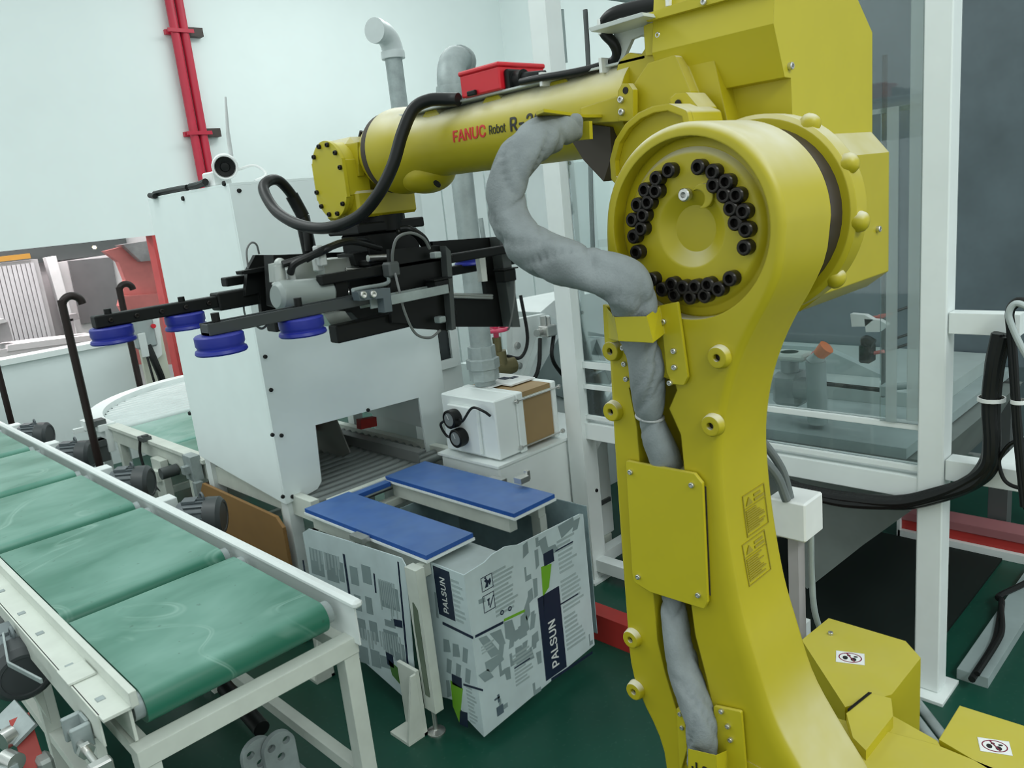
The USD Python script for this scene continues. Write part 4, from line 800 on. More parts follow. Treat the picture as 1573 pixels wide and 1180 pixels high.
single('added_shade_mat', 'thin near-black mat added on the floor to paint the shade under the grey machine', 'mat', box(2.76, 3.83, .92, 2.19, 0.0, .012), mat('painted_shade_black', (0.010, 0.016, 0.014), 0.7, bev=0, spec=0.2))  # added sheet, its near-black colour stands in for shade below the machine
t = thing('junction_box', 'white square junction box on a thin post behind the robot arm', 'junction box', (2.32, 1.45, 0))
jb = atd = EYE + ray(1222, 790)*2.25
part(t, 'box', rbox(jb[0]-.055, jb[0]+.055, jb[1]-.055, jb[1]+.055, jb[2]-.055, jb[2]+.06, .005), WPL)
part(t, 'post', box(jb[0]-.02, jb[0]+.02, jb[1]-.015, jb[1]+.015, 0.01, jb[2]-.055), PNKG)
part(t, 'foot', box(jb[0]-.06, jb[0]+.06, jb[1]-.05, jb[1]+.05, 0, .01), PNKG)
part(t, 'conduit', [tube([jb+(-.05, .0, .06), jb+(-.07, .02, .14), jb+(-.12, .06, .22), jb+(-.16, .08, .26)], .013), tube([jb+(-.03, .0, .06), jb+(-.04, .02, .15), jb+(-.09, .06, .25), jb+(-.14, .09, .30)], .012)], mat('grey_conduit', (0.13, 0.15, 0.15), 0.4))
part(t, 'grey_cable', tube([jb+(.03, -.03, -.055), jb+(.03, -.03, -.2), jb+(.03, -.04, -.32), jb+(.07, -.06, -.43), jb+(.1, -.09, -.5), (jb[0]+.12, jb[1]-.1, .01)], .009), PIPE)
single('red_floor_beam', 'red steel beam on the floor between film sheet and robot arm', 'beam', box(2.25, 2.33, .9, 2.26, 0, .12), REDB)
t = thing('red_channel', 'red steel channel with white lower flange on the floor at the far right', 'beam', (3.9, .6, 0))
part(t, 'channel', box(3.86, 3.98, -.4, 1.37, .09, .13), mat('dusty_pink_red', (0.34, 0.13, 0.14), 0.5))
part(t, 'web', box(3.865, 3.875, -.4, 1.37, .04, .09), REDB)
part(t, 'flange', box(3.84, 3.98, -.4, 1.38, 0, .04), WHT)
part(t, 'end_plate', box(3.84, 3.98, 1.37, 1.385, 0, .13), WHT)
t = thing('cable_tray', 'flat grey floor tray with dark cables running right from the front enclosure post', 'cable tray', (3.1, .78, 0))
part(t, 'tray', cat(box(2.80, 3.82, .70, .80, .0, .04)), BGREYL)
part(t, 'cable', cat(tube([(2.74, .735, .055), (3.0, .74, .05), (3.15, .76, .05), (3.35, .80, .05), (3.4, .82, .05), (3.6, .76, .05), (3.8, .75, .05)], .012), tube([(2.76, .725, .07), (3.0, .726, .07), (3.12, .74, .065), (3.3, .79, .06)], .01)), RUB)
single('floor_pipe', 'thin pale pipes on the floor beside the front enclosure post foot', 'pipe', cat(cyl((2.25, .62, .03), (2.62, .98, .03), .016, 12), cyl((2.29, .60, .03), (2.66, .96, .03), .016, 12)), PIPE)
single('red_floor_plate', 'orange-red plate on the floor between the two yellow motor covers', 'plate', box(1.95, 2.5, .55, .62, .0, .02), mat('orange_red', (0.42, 0.09, 0.04), 0.5))

# ================================================================== INDUSTRIAL ROBOT
XA, HY, HZ, HR = 1.15, .753, 1.755, .172
rb = thing('industrial_robot', 'large yellow industrial robot arm with grey cable sleeve and black bolted elbow', 'robot arm', (1.5, .6, 0))
Lp = [(.926, 1.755), (.932, 1.66), (.940, 1.55), (.946, 1.30), (.948, 1.0), (.946, .87), (.925, .80), (.895, .745), (.875, .68), (.873, .5)]
Rp = [(.581, 1.755), (.590, 1.69), (.612, 1.64), (.642, 1.59), (.672, 1.53), (.695, 1.46), (.708, 1.38), (.708, 1.30), (.700, 1.20), (.682, 1.08), (.658, .99), (.625, .885), (.575, .80), (.515, .71), (.48, .62), (.48, .5)]
def dens(p, n):
    p = spline(p, 12); s = np.concatenate([[0], np.cumsum(np.linalg.norm(np.diff(p, axis=0), axis=1))])
    u = np.linspace(0, s[-1], n); return np.stack([np.interp(u, s, p[:, k]) for k in range(2)], 1)
Ld, Rd = dens([(p[0], p[1]) for p in Lp], 40), dens([(p[0], p[1]) for p in Rp], 50)
top = np.array(arc(HY, HZ, HR, 0, 180, 40))[1:-1]
outl = np.vstack([Ld[::-1], top, Rd])            # bottom-left, up, over the hub, down right
def inset(o, d):
    n = len(o); t = np.roll(o, -1, 0)-np.roll(o, 1, 0); t /= np.linalg.norm(t, axis=1, keepdims=True)
    nrm = np.stack([-t[:, 1], t[:, 0]], 1); c = o.mean(0)
    s = np.sign(((o-c)*nrm).sum()); return o - nrm*s*np.asarray(d).reshape(-1, 1)
wgt = np.ones(len(outl)); nr = len(Ld)+len(top)
wgt[nr+12:] = np.interp(np.arange(len(outl)-nr-12), [0, 12, len(outl)-nr-18, len(outl)-nr-14], [1, 2.6, 2.6, 1])
rings = []
for x, d in ((XA, .012), (XA+.0025, .006), (XA+.008, .0015), (XA+.014, 0), (XA+.160, 0), (XA+.172, .004), (XA+.175, .012)):
    o = inset(outl, d*(wgt if x < XA+.05 else 1))
    rings.append(np.stack([np.full(len(o), x+(0)), o[:, 0], o[:, 1]], 1))
arm = loft(rings); arm.merge_vertices(); trimesh.repair.fix_normals(arm)
ch1 = prism(yz([(966, 596), (978, 655), (982, 705), (984, 722), (1052, 730), (1046, 668), (1038, 650), (1028, 628), (1040, 600), (1036, 585), (1020, 580)], XA), 'x', XA-.02, XA+.075)
ch2 = prism(yz([(1003, 905), (1010, 985), (1022, 1035), (1045, 1110), (1100, 1110), (1085, 1040), (1068, 975), (1060, 915)], XA), 'x', XA-.02, XA+.075)
hubcut = cyl((XA-.02, HY, HZ), (XA+.03, HY, HZ), .150, 64)
try: arm = minus(arm, hubcut, ch1, ch2)
except Exception as e: print('arm boolean failed', e)
la = part(rb, 'lower_arm', arm, YEL, 'yellow lower arm casting with round elbow hub', 28)
part(la, 'joint_cover', lathe([(.0, -.032), (.036, -.032), (.044, -.026), (.062, -.016), (.066, -.014), (.120, -.014), (.126, -.017), (.133, -.026), (.1485, -.029), (.1485, -.034), (0, -.034)], (XA, HY, HZ), NX, 64), YEL)
bz = [(548, 353), (487, 393), (432, 448), (485, 453), (396, 520), (447, 508), (372, 593), (424, 570), (378, 673), (415, 635), (392, 750), (690, 337), (760, 360), (765, 425), (825, 408), (815, 473), (877, 473), (848, 537), (909, 552), (870, 607), (921, 640), (914, 727), (465, 882), (516, 930), (563, 905), (576, 957), (618, 920), (652, 968), (676, 917), (722, 960), (738, 907), (789, 928), (845, 878)]
XB = XA+.014
for (x, y) in bz:
    q = onx(850+x/3.146, 150+y/3.146, XA-.006); q[0] = XB
    part(la, 'socket_bolt', lathe([(0, 0), (.0128, 0), (.0128, .016), (.0108, .0185), (.0072, .0185), (.0066, .006), (0, .006)], q, NX, 16), BRS)
q = onx(1048, 300, XA); q[0] = XB
part(la, 'plug_screw', lathe([(0, 0), (.011, 0), (.011, .010), (.009, .012), (.005, .012), (.005, .004), (0, .004)], q, NX, 14), STL, 'bright steel plug screw')
a = np.array([q[1], q[2]])
part(la, 'boss_lug', cat(prism(sg.Polygon(arc(a[0]-.032, a[1]-.004, .020, 0, 360, 24)).difference(sg.Polygon(arc(a[0]-.022, a[1]-.008, .015, 0, 360, 20))), 'x', XA+.008, XA+.02)), YEL)
for (x, y) in ((937, 540), (1101, 550), (938, 633), (1091, 655), (968, 983), (973, 1063)):
    q = onx(x, y, XA-.012); q[0] = XA+.002
    bs = part(la, 'boss', lathe([(0, 0), (.021, 0), (.019, .012), (.0175, .015), (.0065, .015), (.0065, .004), (0, .004)], q, NX, 28), YEL)
    part(bs, 'hole', lathe([(0, .0042), (.0064, .0042), (.0064, .0062), (0, .0062)], q, NX, 12), BRS)
cp = rpoly(yz([(963, 707), (1068, 727), (1080, 742), (1088, 925), (1083, 934), (1000, 908), (976, 893), (973, 880)], XA-.008), .004)
cvp = part(la, 'cover_plate', prism(cp, 'x', XA-.012, XA-.004), YELC)
part(cvp, 'spacer', prism(cp.buffer(-.012), 'x', XA-.004, XA+.002), YELC)
for p in ((969, 725), (1063, 745), (981, 886), (1073, 914)):
    q = onx(*p, XA-.012); part(cvp, 'screw', screw(q, NX, .0052, .005), STL)
part(la, 'plate_slot', prism(yz([(1081, 745), (1085, 748), (1092, 915), (1088, 912)], XA), 'x', XA-.001, XA+.0015), SLVD)
# upper sleeve clamp on the arm
ub = part(la, 'sleeve_clamp', cat(
    prism(rpoly(yz([(992, 474), (1040, 464), (1056, 580), (1050, 592), (1032, 590), (1024, 572), (1018, 514)], XA-.01), .003), 'x', XA-.010, XA-.003),
    prism(yz([(927, 468), (941, 472), (951, 524), (930, 528)], XA-.01), 'x', XA-.012, XA-.004),
    loft([np.array([[XA-.082, *onx(944, 487, XA-.082)[1:]], [XA-.082, *onx(993, 486, XA-.082)[1:]], [XA-.082, *onx(1004, 527, XA-.082)[1:]], [XA-.082, *onx(950, 524, XA-.082)[1:]]]),
          np.array([[XA-.085, *onx(944, 487, XA-.085)[1:]], [XA-.085, *onx(993, 486, XA-.085)[1:]], [XA-.085, *onx(1004, 527, XA-.085)[1:]], [XA-.085, *onx(950, 524, XA-.085)[1:]]])]),
    loft([np.array([onx(992, 486, XA-.083), onx(1014, 470, XA-.006), onx(1022, 512, XA-.006), onx(1003, 527, XA-.083)]), np.array([onx(992, 486, XA-.080), onx(1014, 470, XA-.003), onx(1022, 512, XA-.003), onx(1003, 527, XA-.080)])]),
    loft([np.array([onx(944, 487, XA-.083), onx(930, 470, XA-.006), onx(934, 520, XA-.006), onx(951, 524, XA-.083)]), np.array([onx(944, 487, XA-.080), onx(930, 470, XA-.003), onx(934, 520, XA-.003), onx(951, 524, XA-.080)])])), YELC, 'yellow bent clamp holding the grey sleeve', False)
for p in ((1020, 494), (1036, 539), (1037, 564), (1030, 588), (958, 534), (960, 559), (963, 582)):
    q = onx(*p, XA-.010); part(ub, 'screw', screw(q, NX, .0052, .006), STL)
lb = part(la, 'sleeve_clamp', cat(
    prism(rpoly(yz([(1096, 1085), (1138, 1094), (1146, 1190), (1100, 1190)], XA-.01), .003), 'x', XA-.010, XA-.003),
    prism(yz([(1040, 1088), (1052, 1092), (1056, 1150), (1045, 1190)], XA-.01), 'x', XA-.012, XA-.004),
    loft([np.array([onx(1057, 1150, XA-.066), onx(1100, 1160, XA-.066), onx(1104, 1230, XA-.066), onx(1057, 1230, XA-.066)]), np.array([onx(1057, 1150, XA-.063), onx(1100, 1160, XA-.063), onx(1104, 1230, XA-.063), onx(1057, 1230, XA-.063)])]),
    loft([np.array([onx(1100, 1160, XA-.066), onx(1118, 1152, XA-.006), onx(1118, 1220, XA-.006), onx(1104, 1230, XA-.066)]), np.array([onx(1100, 1160, XA-.063), onx(1118, 1152, XA-.003), onx(1118, 1220, XA-.003), onx(1104, 1230, XA-.063)])])), YELC, 'yellow clamp at the arm foot marked J2', False)
for p in ((1109, 1092), (1119, 1115), (1123, 1136), (1046, 1096), (1049, 1117)):
    q = onx(*p, XA-.010); part(lb, 'screw', screw(q, NX, .005, .006), STL)
q = onx(1062, 1181, XA-.067)
part(lb, 'lettering', text('J 2', .019, q, (0, -1, 0), (0, 0, 1), .001), TBLK, 'black lettering J2')
# warning labels on the -Y face
def warn(pts):
    yy = .703
    P_ = [onx(*p, 1.0) for p in pts]
    a0 = [ony(*p, yy) for p in pts]
    xs_ = sorted((a0[0][0], a0[1][0])); z0, z1 = min(a0[2][2], a0[3][2]), max(a0[0][2], a0[1][2])
    return xs_, z0, z1
for (pts, yc) in (([(1144, 763), (1177, 743), (1178, 802), (1146, 827)], 1.21), ([(1148, 839), (1182, 816), (1183, 878), (1150, 899)], 1.11)):
    yl = float(np.interp(yc, Rd[::-1, 1], Rd[::-1, 0]))
    a0 = [ony(*p, yl-.0005) for p in pts]
    x0_, x1_ = a0[0][0], a0[1][0]; zb = (a0[2][2]+a0[3][2])/2; zt_ = (a0[0][2]+a0[1][2])/2
    yb = float(np.interp(zb, Rd[::-1, 1], Rd[::-1, 0])); yt = float(np.interp(zt_, Rd[::-1, 1], Rd[::-1, 0]))
    org = np.array([x0_, yb-.0008, zb]); v_ = np.array([0, yt-yb, zt_-zb]); hh = np.linalg.norm(v_); v_ /= hh; ww = x1_-x0_
    po, re, li, _b = printer(la, org, (1, 0, 0), v_)
    wl = part(la, 'warning_label', cat(po(sg.box(0, 0, ww, hh).difference(sg.box(.0015, .0015, ww-.0015, hh-.0015))), re(.0015, ww-.0015, hh*.66, hh*.67), po([(ww*.12, hh*.72), (ww*.4, hh*.72), (ww*.26, hh*.9)]), li(ww*.08, ww*.9, hh*.08, hh*.62, 10, rng), li(ww*.5, ww*.95, hh*.7, hh*.92, 2, rng)), INKY, 'ochre outlined warning label with triangle', False)
# joint 2 hub, reducer gap, elbow ring with lugs
part(rb, 'shoulder_hub', lathe([(0, 0), (.085, 0), (.09, .012), (.095, .03), (.095, .22), (0, .22)], (XA+.178, .72, .46), PX, 48), YEL)
part(la, 'shoulder_disc', lathe([(0, 0), (.15, 0), (.165, .004), (.172, .014), (0, .014)], (XA+.012, .675, .60), NX, 48), YEL)
part(rb, 'reducer', lathe([(0, 0), (.160, 0), (.160, .066), (0, .066)], (XA+.174, HY, HZ), PX, 48), mat('dark_reducer', (0.04, 0.03, 0.03), 0.4, 0.3), 'dark reducer ring in the elbow gap')
hp = rpoly(yz([(946, 275), (944, 245), (952, 215), (968, 190), (988, 173), (1010, 163), (1034, 159), (1062, 170), (1075, 230), (1000, 330)], 1.30), .01)
part(rb, 'elbow_hump', prism(hp.difference(hp.buffer(-.012)), 'x', 1.285, 1.30), YEL)
part(rb, 'elbow_hump', prism(hp, 'x', 1.30, 1.40), YEL)
er = part(rb, 'elbow_ring', lathe([(.10, 0), (.174, 0), (.182, .006), (.182, .05), (.172, .06), (.10, .06)], (1.385, HY, HZ), PX, 64), YEL, 'yellow bolted ring behind the elbow')
for a_ in (122, 154, 186, 220):
    cy_, cz_ = HY+.172*math.cos(math.radians(a_)), HZ+.172*math.sin(math.radians(a_))
    part(er, 'lug', lathe([(0, 0), (.019, 0), (.0185, .012), (.016, .019), (.011, .0235), (.005, .0255), (0, .026)], (1.405, cy_, cz_), (0, math.cos(math.radians(a_)), math.sin(math.radians(a_))), 18), YEL)
part(er, 'eared_lug', prism(rpoly(yz([(1030, 152), (1040, 143), (1056, 142), (1075, 165), (1072, 192), (1040, 192)], 1.36), .006), 'x', 1.355, 1.42), YEL)
for p in ((1042, 159), (1050, 181)): part(er, 'lug_hole', lathe([(0, 0), (.007, 0), (.007, .002), (0, .002)], onx(*p, 1.354), NX, 12), BRS)
# elbow housing
eh = part(rb, 'elbow_housing', cat(
    prism(rpoly(yz([(940, 150), (950, 95), (966, 80), (985, 84), (1000, 60), (1060, 40), (1090, 60), (1120, 200), (1100, 330), (1000, 330), (950, 240)], 1.44), .02), 'x', 1.44, 1.70),
    prism(rpoly(yz([(974, 190), (973, 130), (995, 97), (1037, 84), (1060, 140), (1075, 190)], 1.41), .008), 'x', 1.41, 1.45)), YEL, 'yellow elbow casting')
part(eh, 'gusset', prism(yz([(896, 166), (952, 148), (975, 140), (975, 186), (896, 190)], 1.40), 'x', 1.39, 1.44), YEL)
part(eh, 'side_lug', prism(rpoly(yz([(950, 186), (950, 140), (957, 128), (966, 128), (973, 138), (973, 186)], 1.385), .004), 'x', 1.383, 1.40), YEL)
for i, p in enumerate(((961, 139), (955, 153), (956, 172))): part(eh, 'screw', screw(onx(*p, 1.383), NX, .007, .007) if i else lathe([(0, 0), (.007, 0), (.007, .001), (0, .001)], onx(*p, 1.383), NX, 12), STL if i else BRS)
# motor covers at the rear
YR = .73
mc = part(rb, 'motor_cover', prism([(1.475, 2.40), (1.424, 2.088), (1.462, 1.999)]+xz([(1215, 120), (1218, 200)], YR)+[(1.50, 1.82), (1.855, 1.82)]+xz([(1340, 205), (1340, 50), (1318, 0)], YR)+[(1.60, 2.40)], 'y', YR, .99), YELC, 'yellow sheet motor cover')
part(mc, 'lower_cover', prism([(.73, 1.895), (.692, 1.848), (.692, 1.59), (.74, 1.555), (.92, 1.53), (.95, 1.6), (.95, 1.895)], 'x', 1.525, 1.856), YEL)
part(mc, 'side_flange', prism(rpoly(yz([(989, 40), (998, 36), (1060, 22), (1065, 66), (1028, 80), (992, 86)], 1.435), .003), 'x', 1.434, 1.44), YELC)
part(mc, 'top_strip', prism(yz([(996, 22), (1080, -6), (1200, -40), (1200, -22), (1100, 6), (998, 34)], 1.43), 'x', 1.42, 1.5), YELC)
for p, X in (((1012, 54), 1.434), ((1082, 3), 1.42)): part(mc, 'screw', screw(onx(*p, X), NX, .006, .006), STL)
for p in ((1212, 102), (1227, 188)): part(mc, 'screw', screw(ony(*p, YR), NY, .007, .008), STL)
part(mc, 'screw', screw(ony(1347, 352, .692), NY, .007, .008), STL)
part(mc, 'cable_plate', [prism(yz([(913, 44), (995, 20), (998, 26), (918, 50)], 1.40), 'x', 1.38, 1.62), prism(yz([(938, 50), (990, 36), (990, 50), (966, 60), (952, 92), (944, 100)], 1.45), 'x', 1.46, 1.47)], mat('grey_white_plate', (0.52, 0.56, 0.54), 0.4))
# forearm
XFc, ZFc = 1.50, onx(755, 207.5, 1.50)[2]
fa = part(rb, 'forearm', lathe([(0, -.02), (.098, -.02), (.092, .12), (.086, .55), (.085, .66), (.092, .72), (.108, .765), (.118, .80), (.122, .845), (.120, .868), (.112, .872), (0, .872)], (XFc, 1.08, ZFc), (0, 1, 0), 56), YEL, 'yellow tubular forearm')
q = onx(682, 278, XFc)
part(fa, 'underside_boss', trimesh.creation.icosphere(3, 1.0).apply_scale((.075, .095, .055)).apply_translation((XFc, 1.835, ZFc-.072)), YEL)
part(fa, 'boss_slot', lathe([(0, 0), (.012, 0), (.012, .003), (0, .003)], onx(672, 282, XFc-.045), (-.8, 0, -.6), 12), BRS)
part(rb, 'seal_ring', lathe([(.0, 0), (.112, 0), (.115, .006), (.115, .026), (.11, .03), (0, .03)], (XFc, 1.952, ZFc), (0, 1, 0), 48), SLVD, 'dark seal ring at the wrist')
def wrap(s, h, ustart, uend, zc, bold=True):
    m = meshkit.text_mesh(s, h, .0015, bold=bold); m = m.subdivide_to_size(.012)
    V = np.asarray(m.vertices).copy(); V[:, 0] *= (ustart-uend)/V[:, 0].max(); y = ustart-V[:, 0]; ph = (V[:, 1]-h/2+zc)/.09; r = np.interp(y-1.08, [.12, .55, .66], [.092, .086, .085])+V[:, 2]
    return trimesh.Trimesh(np.stack([XFc-r*np.cos(ph), y, ZFc+r*np.sin(ph)], 1), m.faces, process=False), V[:, 0].max()
TY = lambda x, y: onx(x, y, XFc-.087)[1]
m_, L_ = wrap('FANUC', .028, TY(695, 214), TY(747, 207), .004); part(fa, 'lettering', m_, TRED, 'red lettering on the forearm side')
m_, L_ = wrap('Robot', .021, TY(752, 206), TY(778, 202), .003, False); part(fa, 'lettering', m_, TBLK, 'thin black lettering')
m_, L_ = wrap('R-200', .031, TY(784, 201), TY(849, 191), .006); part(fa, 'lettering', m_, TBLK, 'bold black lettering beside the sleeve')
for y in (1.73, 1.49, 1.27):
    part(fa, 'mounting_pad', loft([np.array([(XFc-.05, y-.05, ZFc+.06), (XFc-.05, y+.05, ZFc+.06), (XFc+.05, y+.05, ZFc+.06), (XFc+.05, y-.05, ZFc+.06)]), np.array([(XFc-.045, y-.022, ZFc+.086), (XFc-.045, y+.022, ZFc+.086), (XFc+.045, y+.022, ZFc+.086), (XFc+.045, y-.022, ZFc+.086)])]), YEL)
part(fa, 'mounting_plate', box(XFc-.06, XFc+.08, 1.02, 1.86, ZFc+.087, ZFc+.092), mat('grey_white_plate', (0, 0, 0)))
part(fa, 'sleeve_bracket', [prism(xy([(823, 172), (835, 167), (900, 176), (960, 176), (973, 184), (890, 187), (830, 181)], onx(890, 180, 1.36)[2]), 'z', onx(890, 180, 1.36)[2]-.006, onx(890, 180, 1.36)[2]), prism(yz([(873, 188), (905, 186), (906, 214), (874, 217)], 1.30), 'x', 1.30, 1.31)], YELC, 'yellow bracket plate for the sleeve')
part(fa, 'white_strip', prism(xy([(887, 177), (960, 179), (974, 186), (890, 187)], onx(890, 180, 1.36)[2]+.003), 'z', onx(890, 180, 1.36)[2]+.001, onx(890, 180, 1.36)[2]+.004), WPL)
part(fa, 'dark_gusset', prism(yz([(886, 214), (908, 190), (946, 195), (948, 240), (936, 278), (905, 245)], 1.42), 'x', 1.40, 1.44), SLVD, 'dark triangular cover below the sleeve bracket')
# wrist
YW, XO = 2.10, 1.35
wr = part(rb, 'wrist_body', cat(
    lathe([(0, 0), (.10, 0), (.10, .03), (.075, .06), (.062, .14), (0, .14)], (XFc, 1.98, ZFc), (0, 1, 0), 32),
    rbox(1.40, 1.60, 2.05, 2.19, ZFc-.10, ZFc+.06, .02),
    rbox(XO+.03, 1.60, 2.02, 2.20, 1.822, 1.90, .008)), YEL, 'yellow wrist casting')
oc = sg.Polygon(yz([(484, 228), (490, 219), (512, 214), (520, 222), (527, 240), (530, 300), (526, 325), (515, 337), (498, 339), (488, 318), (483, 285), (482, 250)], XO)).buffer(.002)
yc0, zc0 = oc.centroid.x, oc.centroid.y
oc = sg.box(yc0-.082, zc0-.055, yc0+.082, zc0+.055).buffer(.0).union(sg.Polygon(arc(yc0, zc0+.03, .082, 0, 180, 20))).union(sg.Polygon(arc(yc0, zc0-.03, .082, 180, 360, 20)))
wc = part(wr, 'oval_cover', cat(prism(oc, 'x', XO, XO+.012), prism(oc.buffer(-.006), 'x', XO+.012, XO+.09)), YELC, 'oval yellow cover with black bolts')
for a_ in range(0, 360, 36):
    r_ = .072; yy_, zz_ = yc0+r_*math.cos(math.radians(a_)), zc0+(.03 if math.sin(math.radians(a_)) > 0 else -.03)+r_*math.sin(math.radians(a_))
    part(wc, 'bolt', screw((XO, yy_, zz_), NX, .007, .008), BRS)
part(wr, 'rear_motor', cat(cyl((1.60, 2.09, ZFc+.02), (1.70, 2.09, ZFc+.02), .075, 28), cyl((1.70, 2.09, ZFc+.02), (1.715, 2.09, ZFc+.02), .065, 28)), YELC)
part(wr, 'connector_block', prism(yz([(533, 225), (558, 218), (560, 270), (536, 275)], 1.42), 'x', 1.40, 1.42), YEL)
for k in range(4):
    q = onx(553+k*5, 211+k*.6, 1.46); part(wr, 'bolt', cyl(q, q+(-.0, -.012, .016), .006, 8), BRS)
part(rb, 'tool_flange', cat(cyl((XFc, YW, 1.775), (XFc, YW, 1.823), .085, 32), rbox(1.37, 1.62, 2.02, 2.19, 1.775, 1.805, .004)), BLK, 'black tool flange under the wrist')
# turntable, base and lower motor covers
tb = part(rb, 'turntable', cat(lathe([(0, 0), (.29, 0), (.30, .02), (.30, .09), (.26, .12), (0, .12)], (1.52, .40, .30), PZ, 48), prism([(1.33, .1), (1.33, .9), (1.55, .85), (1.62, .5), (1.60, .1)], 'z', .40, .60)), YELC)
part(tb, 'square_lug', prism(xy([(1300, 1093), (1338, 1062), (1369, 1070), (1372, 1097), (1352, 1122), (1330, 1150), (1310, 1130)], .63), 'z', .30, .625), YELC)
part(tb, 'lug_slot', prism(xy([(1302, 1089), (1334, 1063), (1339, 1064), (1304, 1092)], .627), 'z', .62, .627), BRS)
part(tb, 'cast_arm', prism(xy([(1345, 1125), (1372, 1097), (1440, 1135), (1470, 1190), (1400, 1200), (1375, 1150)], .60), 'z', .30, .595), YELC)
bA = [(1.63, .70), (1.836, .905), (1.98, .895), (1.982, .69), (1.927, .634), (1.738, .635)]
ca = part(rb, 'motor_box', prism(bA, 'z', .36, .60), YELC, 'yellow motor box beside the arm foot')
cb = part(rb, 'motor_box', prism([(1.52, .12), (1.64, .50), (1.785, .502), (1.80, .20), (1.76, .10)], 'z', .36, .60), YELC, 'yellow motor box at the lower right corner')
part(ca, 'screw', screw(onz(1276, 975, .60), PZ, .007, .008), STL)
def nostep(parent, cxy, ang, s=.031):
    c, sn = math.cos(ang), math.sin(ang); u = np.array([c, sn, 0]); v = np.array([-sn, c, 0]); o = np.array([*cxy, .6003])
    po, re, li, _b = printer(parent, o, u, v)
    st = part(parent, 'sticker', re(-s*1.1, s*1.1, -s*.85, s*.85, .0006), WPL, 'white sticker with crossed-out footprints', False)
    el = lambda a, b, cx, cy: [(cx+a*math.cos(t_), cy+b*math.sin(t_)) for t_ in np.linspace(0, 2*np.pi, 28)[:-1]]
    po2 = printer(parent, o+np.array([0, 0, .0006]), u, v)[0]
    part(st, 'ring', po2(sg.Polygon(el(s*.9, s*.7, 0, 0)).difference(sg.Polygon(el(s*.82, s*.62, 0, 0))), .0005), mat('dark_red_print', (0.2, 0.02, 0.05), 0.5, bev=0), None, False)
    part(st, 'footprints', [*[po2(el(a*s, b*s, x*s, y*s), .0005) for a, b, x, y in ((.2, .26, -.38, -.08), (.14, .1, -.1, .3), (.22, .24, .25, -.22), (.16, .1, .42, .2))]], TBLK, None, False)
    part(st, 'slash', po2([(-s*.3, s*.55), (-s*.2, s*.58), (s*.35, -s*.5), (s*.27, -s*.55)], .0008), mat('dark_red_print', (0, 0, 0)), None, False)
dx = onz(1573, 1160, .6)-onz(1500, 1130, .6)
nostep(ca, onz(1306, 1011, .60)[:2], math.atan2(-.24, .1))
nostep(cb, onz(1528, 1147, .60)[:2], math.atan2(-.24, .1), .027)
part(rb, 'base', cat(rbox(1.22, 1.84, .08, .72, .03, .30, .02), box(1.15, 1.92, .02, .78, 0, .03)), YEL, 'yellow robot base on the floor')
# sleeve
_rc = random.Random(21)
CREASE = [(_rc.uniform(0, .95), _rc.uniform(0, 2*math.pi), _rc.uniform(-.07, .07), _rc.uniform(.10, .26), _rc.uniform(.005, .010)) for _ in range(58)]
def fold(s, ang):
    k = np.stack([np.cos(ang)*1.25+s*4, np.sin(ang)*1.25, np.full(len(ang), s*9.0)], 1)
    r = .90+.36*meshkit.noise(k, 3)
    for s0, a0, sl, dp, w in CREASE:
        if abs(s-s0) < .12:
            m = np.clip(np.cos(ang-a0)-.05, 0, 1); d = s-s0-sl*np.sin(ang-a0)
            r = r - dp*m*np.exp(-np.abs(d)/w) + .16*dp*m*np.exp(-((d-.02)/.014)**2)
    return r
S = lambda x, y, X: tuple(onx(x, y, X))
part(rb, 'cable_sleeve', tube([S(880, 196, 1.28), S(856, 202, 1.22), S(825, 215, 1.14), S(797, 243, 1.09), S(780, 285, 1.065), S(781, 325, 1.055), S(800, 365, 1.05), S(835, 392, 1.055), S(880, 408, 1.06), S(925, 424, 1.07), S(960, 438, 1.085), S(976, 470, 1.108), S(976, 505, 1.128), S(990, 545, 1.135), S(994, 590, 1.14), S(998, 628, 1.15), S(1000, 641, 1.155), S(1008, 668, 1.16), S(1020, 700, 1.17), S(1028, 730, 1.19)],
     np.array([.026, .029, .033, .036, .036, .035, .037, .038, .038, .039, .042, .038, .031, .030, .029, .025, .020, .026, .029, .027]), 30, 14, wr=fold), SLV, 'wrinkled grey fabric cable sleeve', 50)
part(rb, 'sleeve_tie', tube([S(998, 640, 1.155)+np.array([-.024*math.cos(a_), .024*math.sin(a_), .004*math.sin(a_)]) for a_ in np.linspace(0, 2*np.pi, 22)], .0035, 8, sm=False), mat('pale_tie', (0.45, 0.46, 0.46), 0.5))
part(rb, 'cable_sleeve', tube([S(1032, 905, 1.19), S(1035, 930, 1.175), S(1040, 975, 1.16), S(1048, 1020, 1.15), S(1062, 1065, 1.135), S(1076, 1110, 1.125), S(1080, 1150, 1.13), S(1078, 1190, 1.14)], np.array([.020, .022, .026, .028, .029, .029, .027, .025]), 30, 16, wr=fold), SLV, 'lower length of the grey cable sleeve', 50)
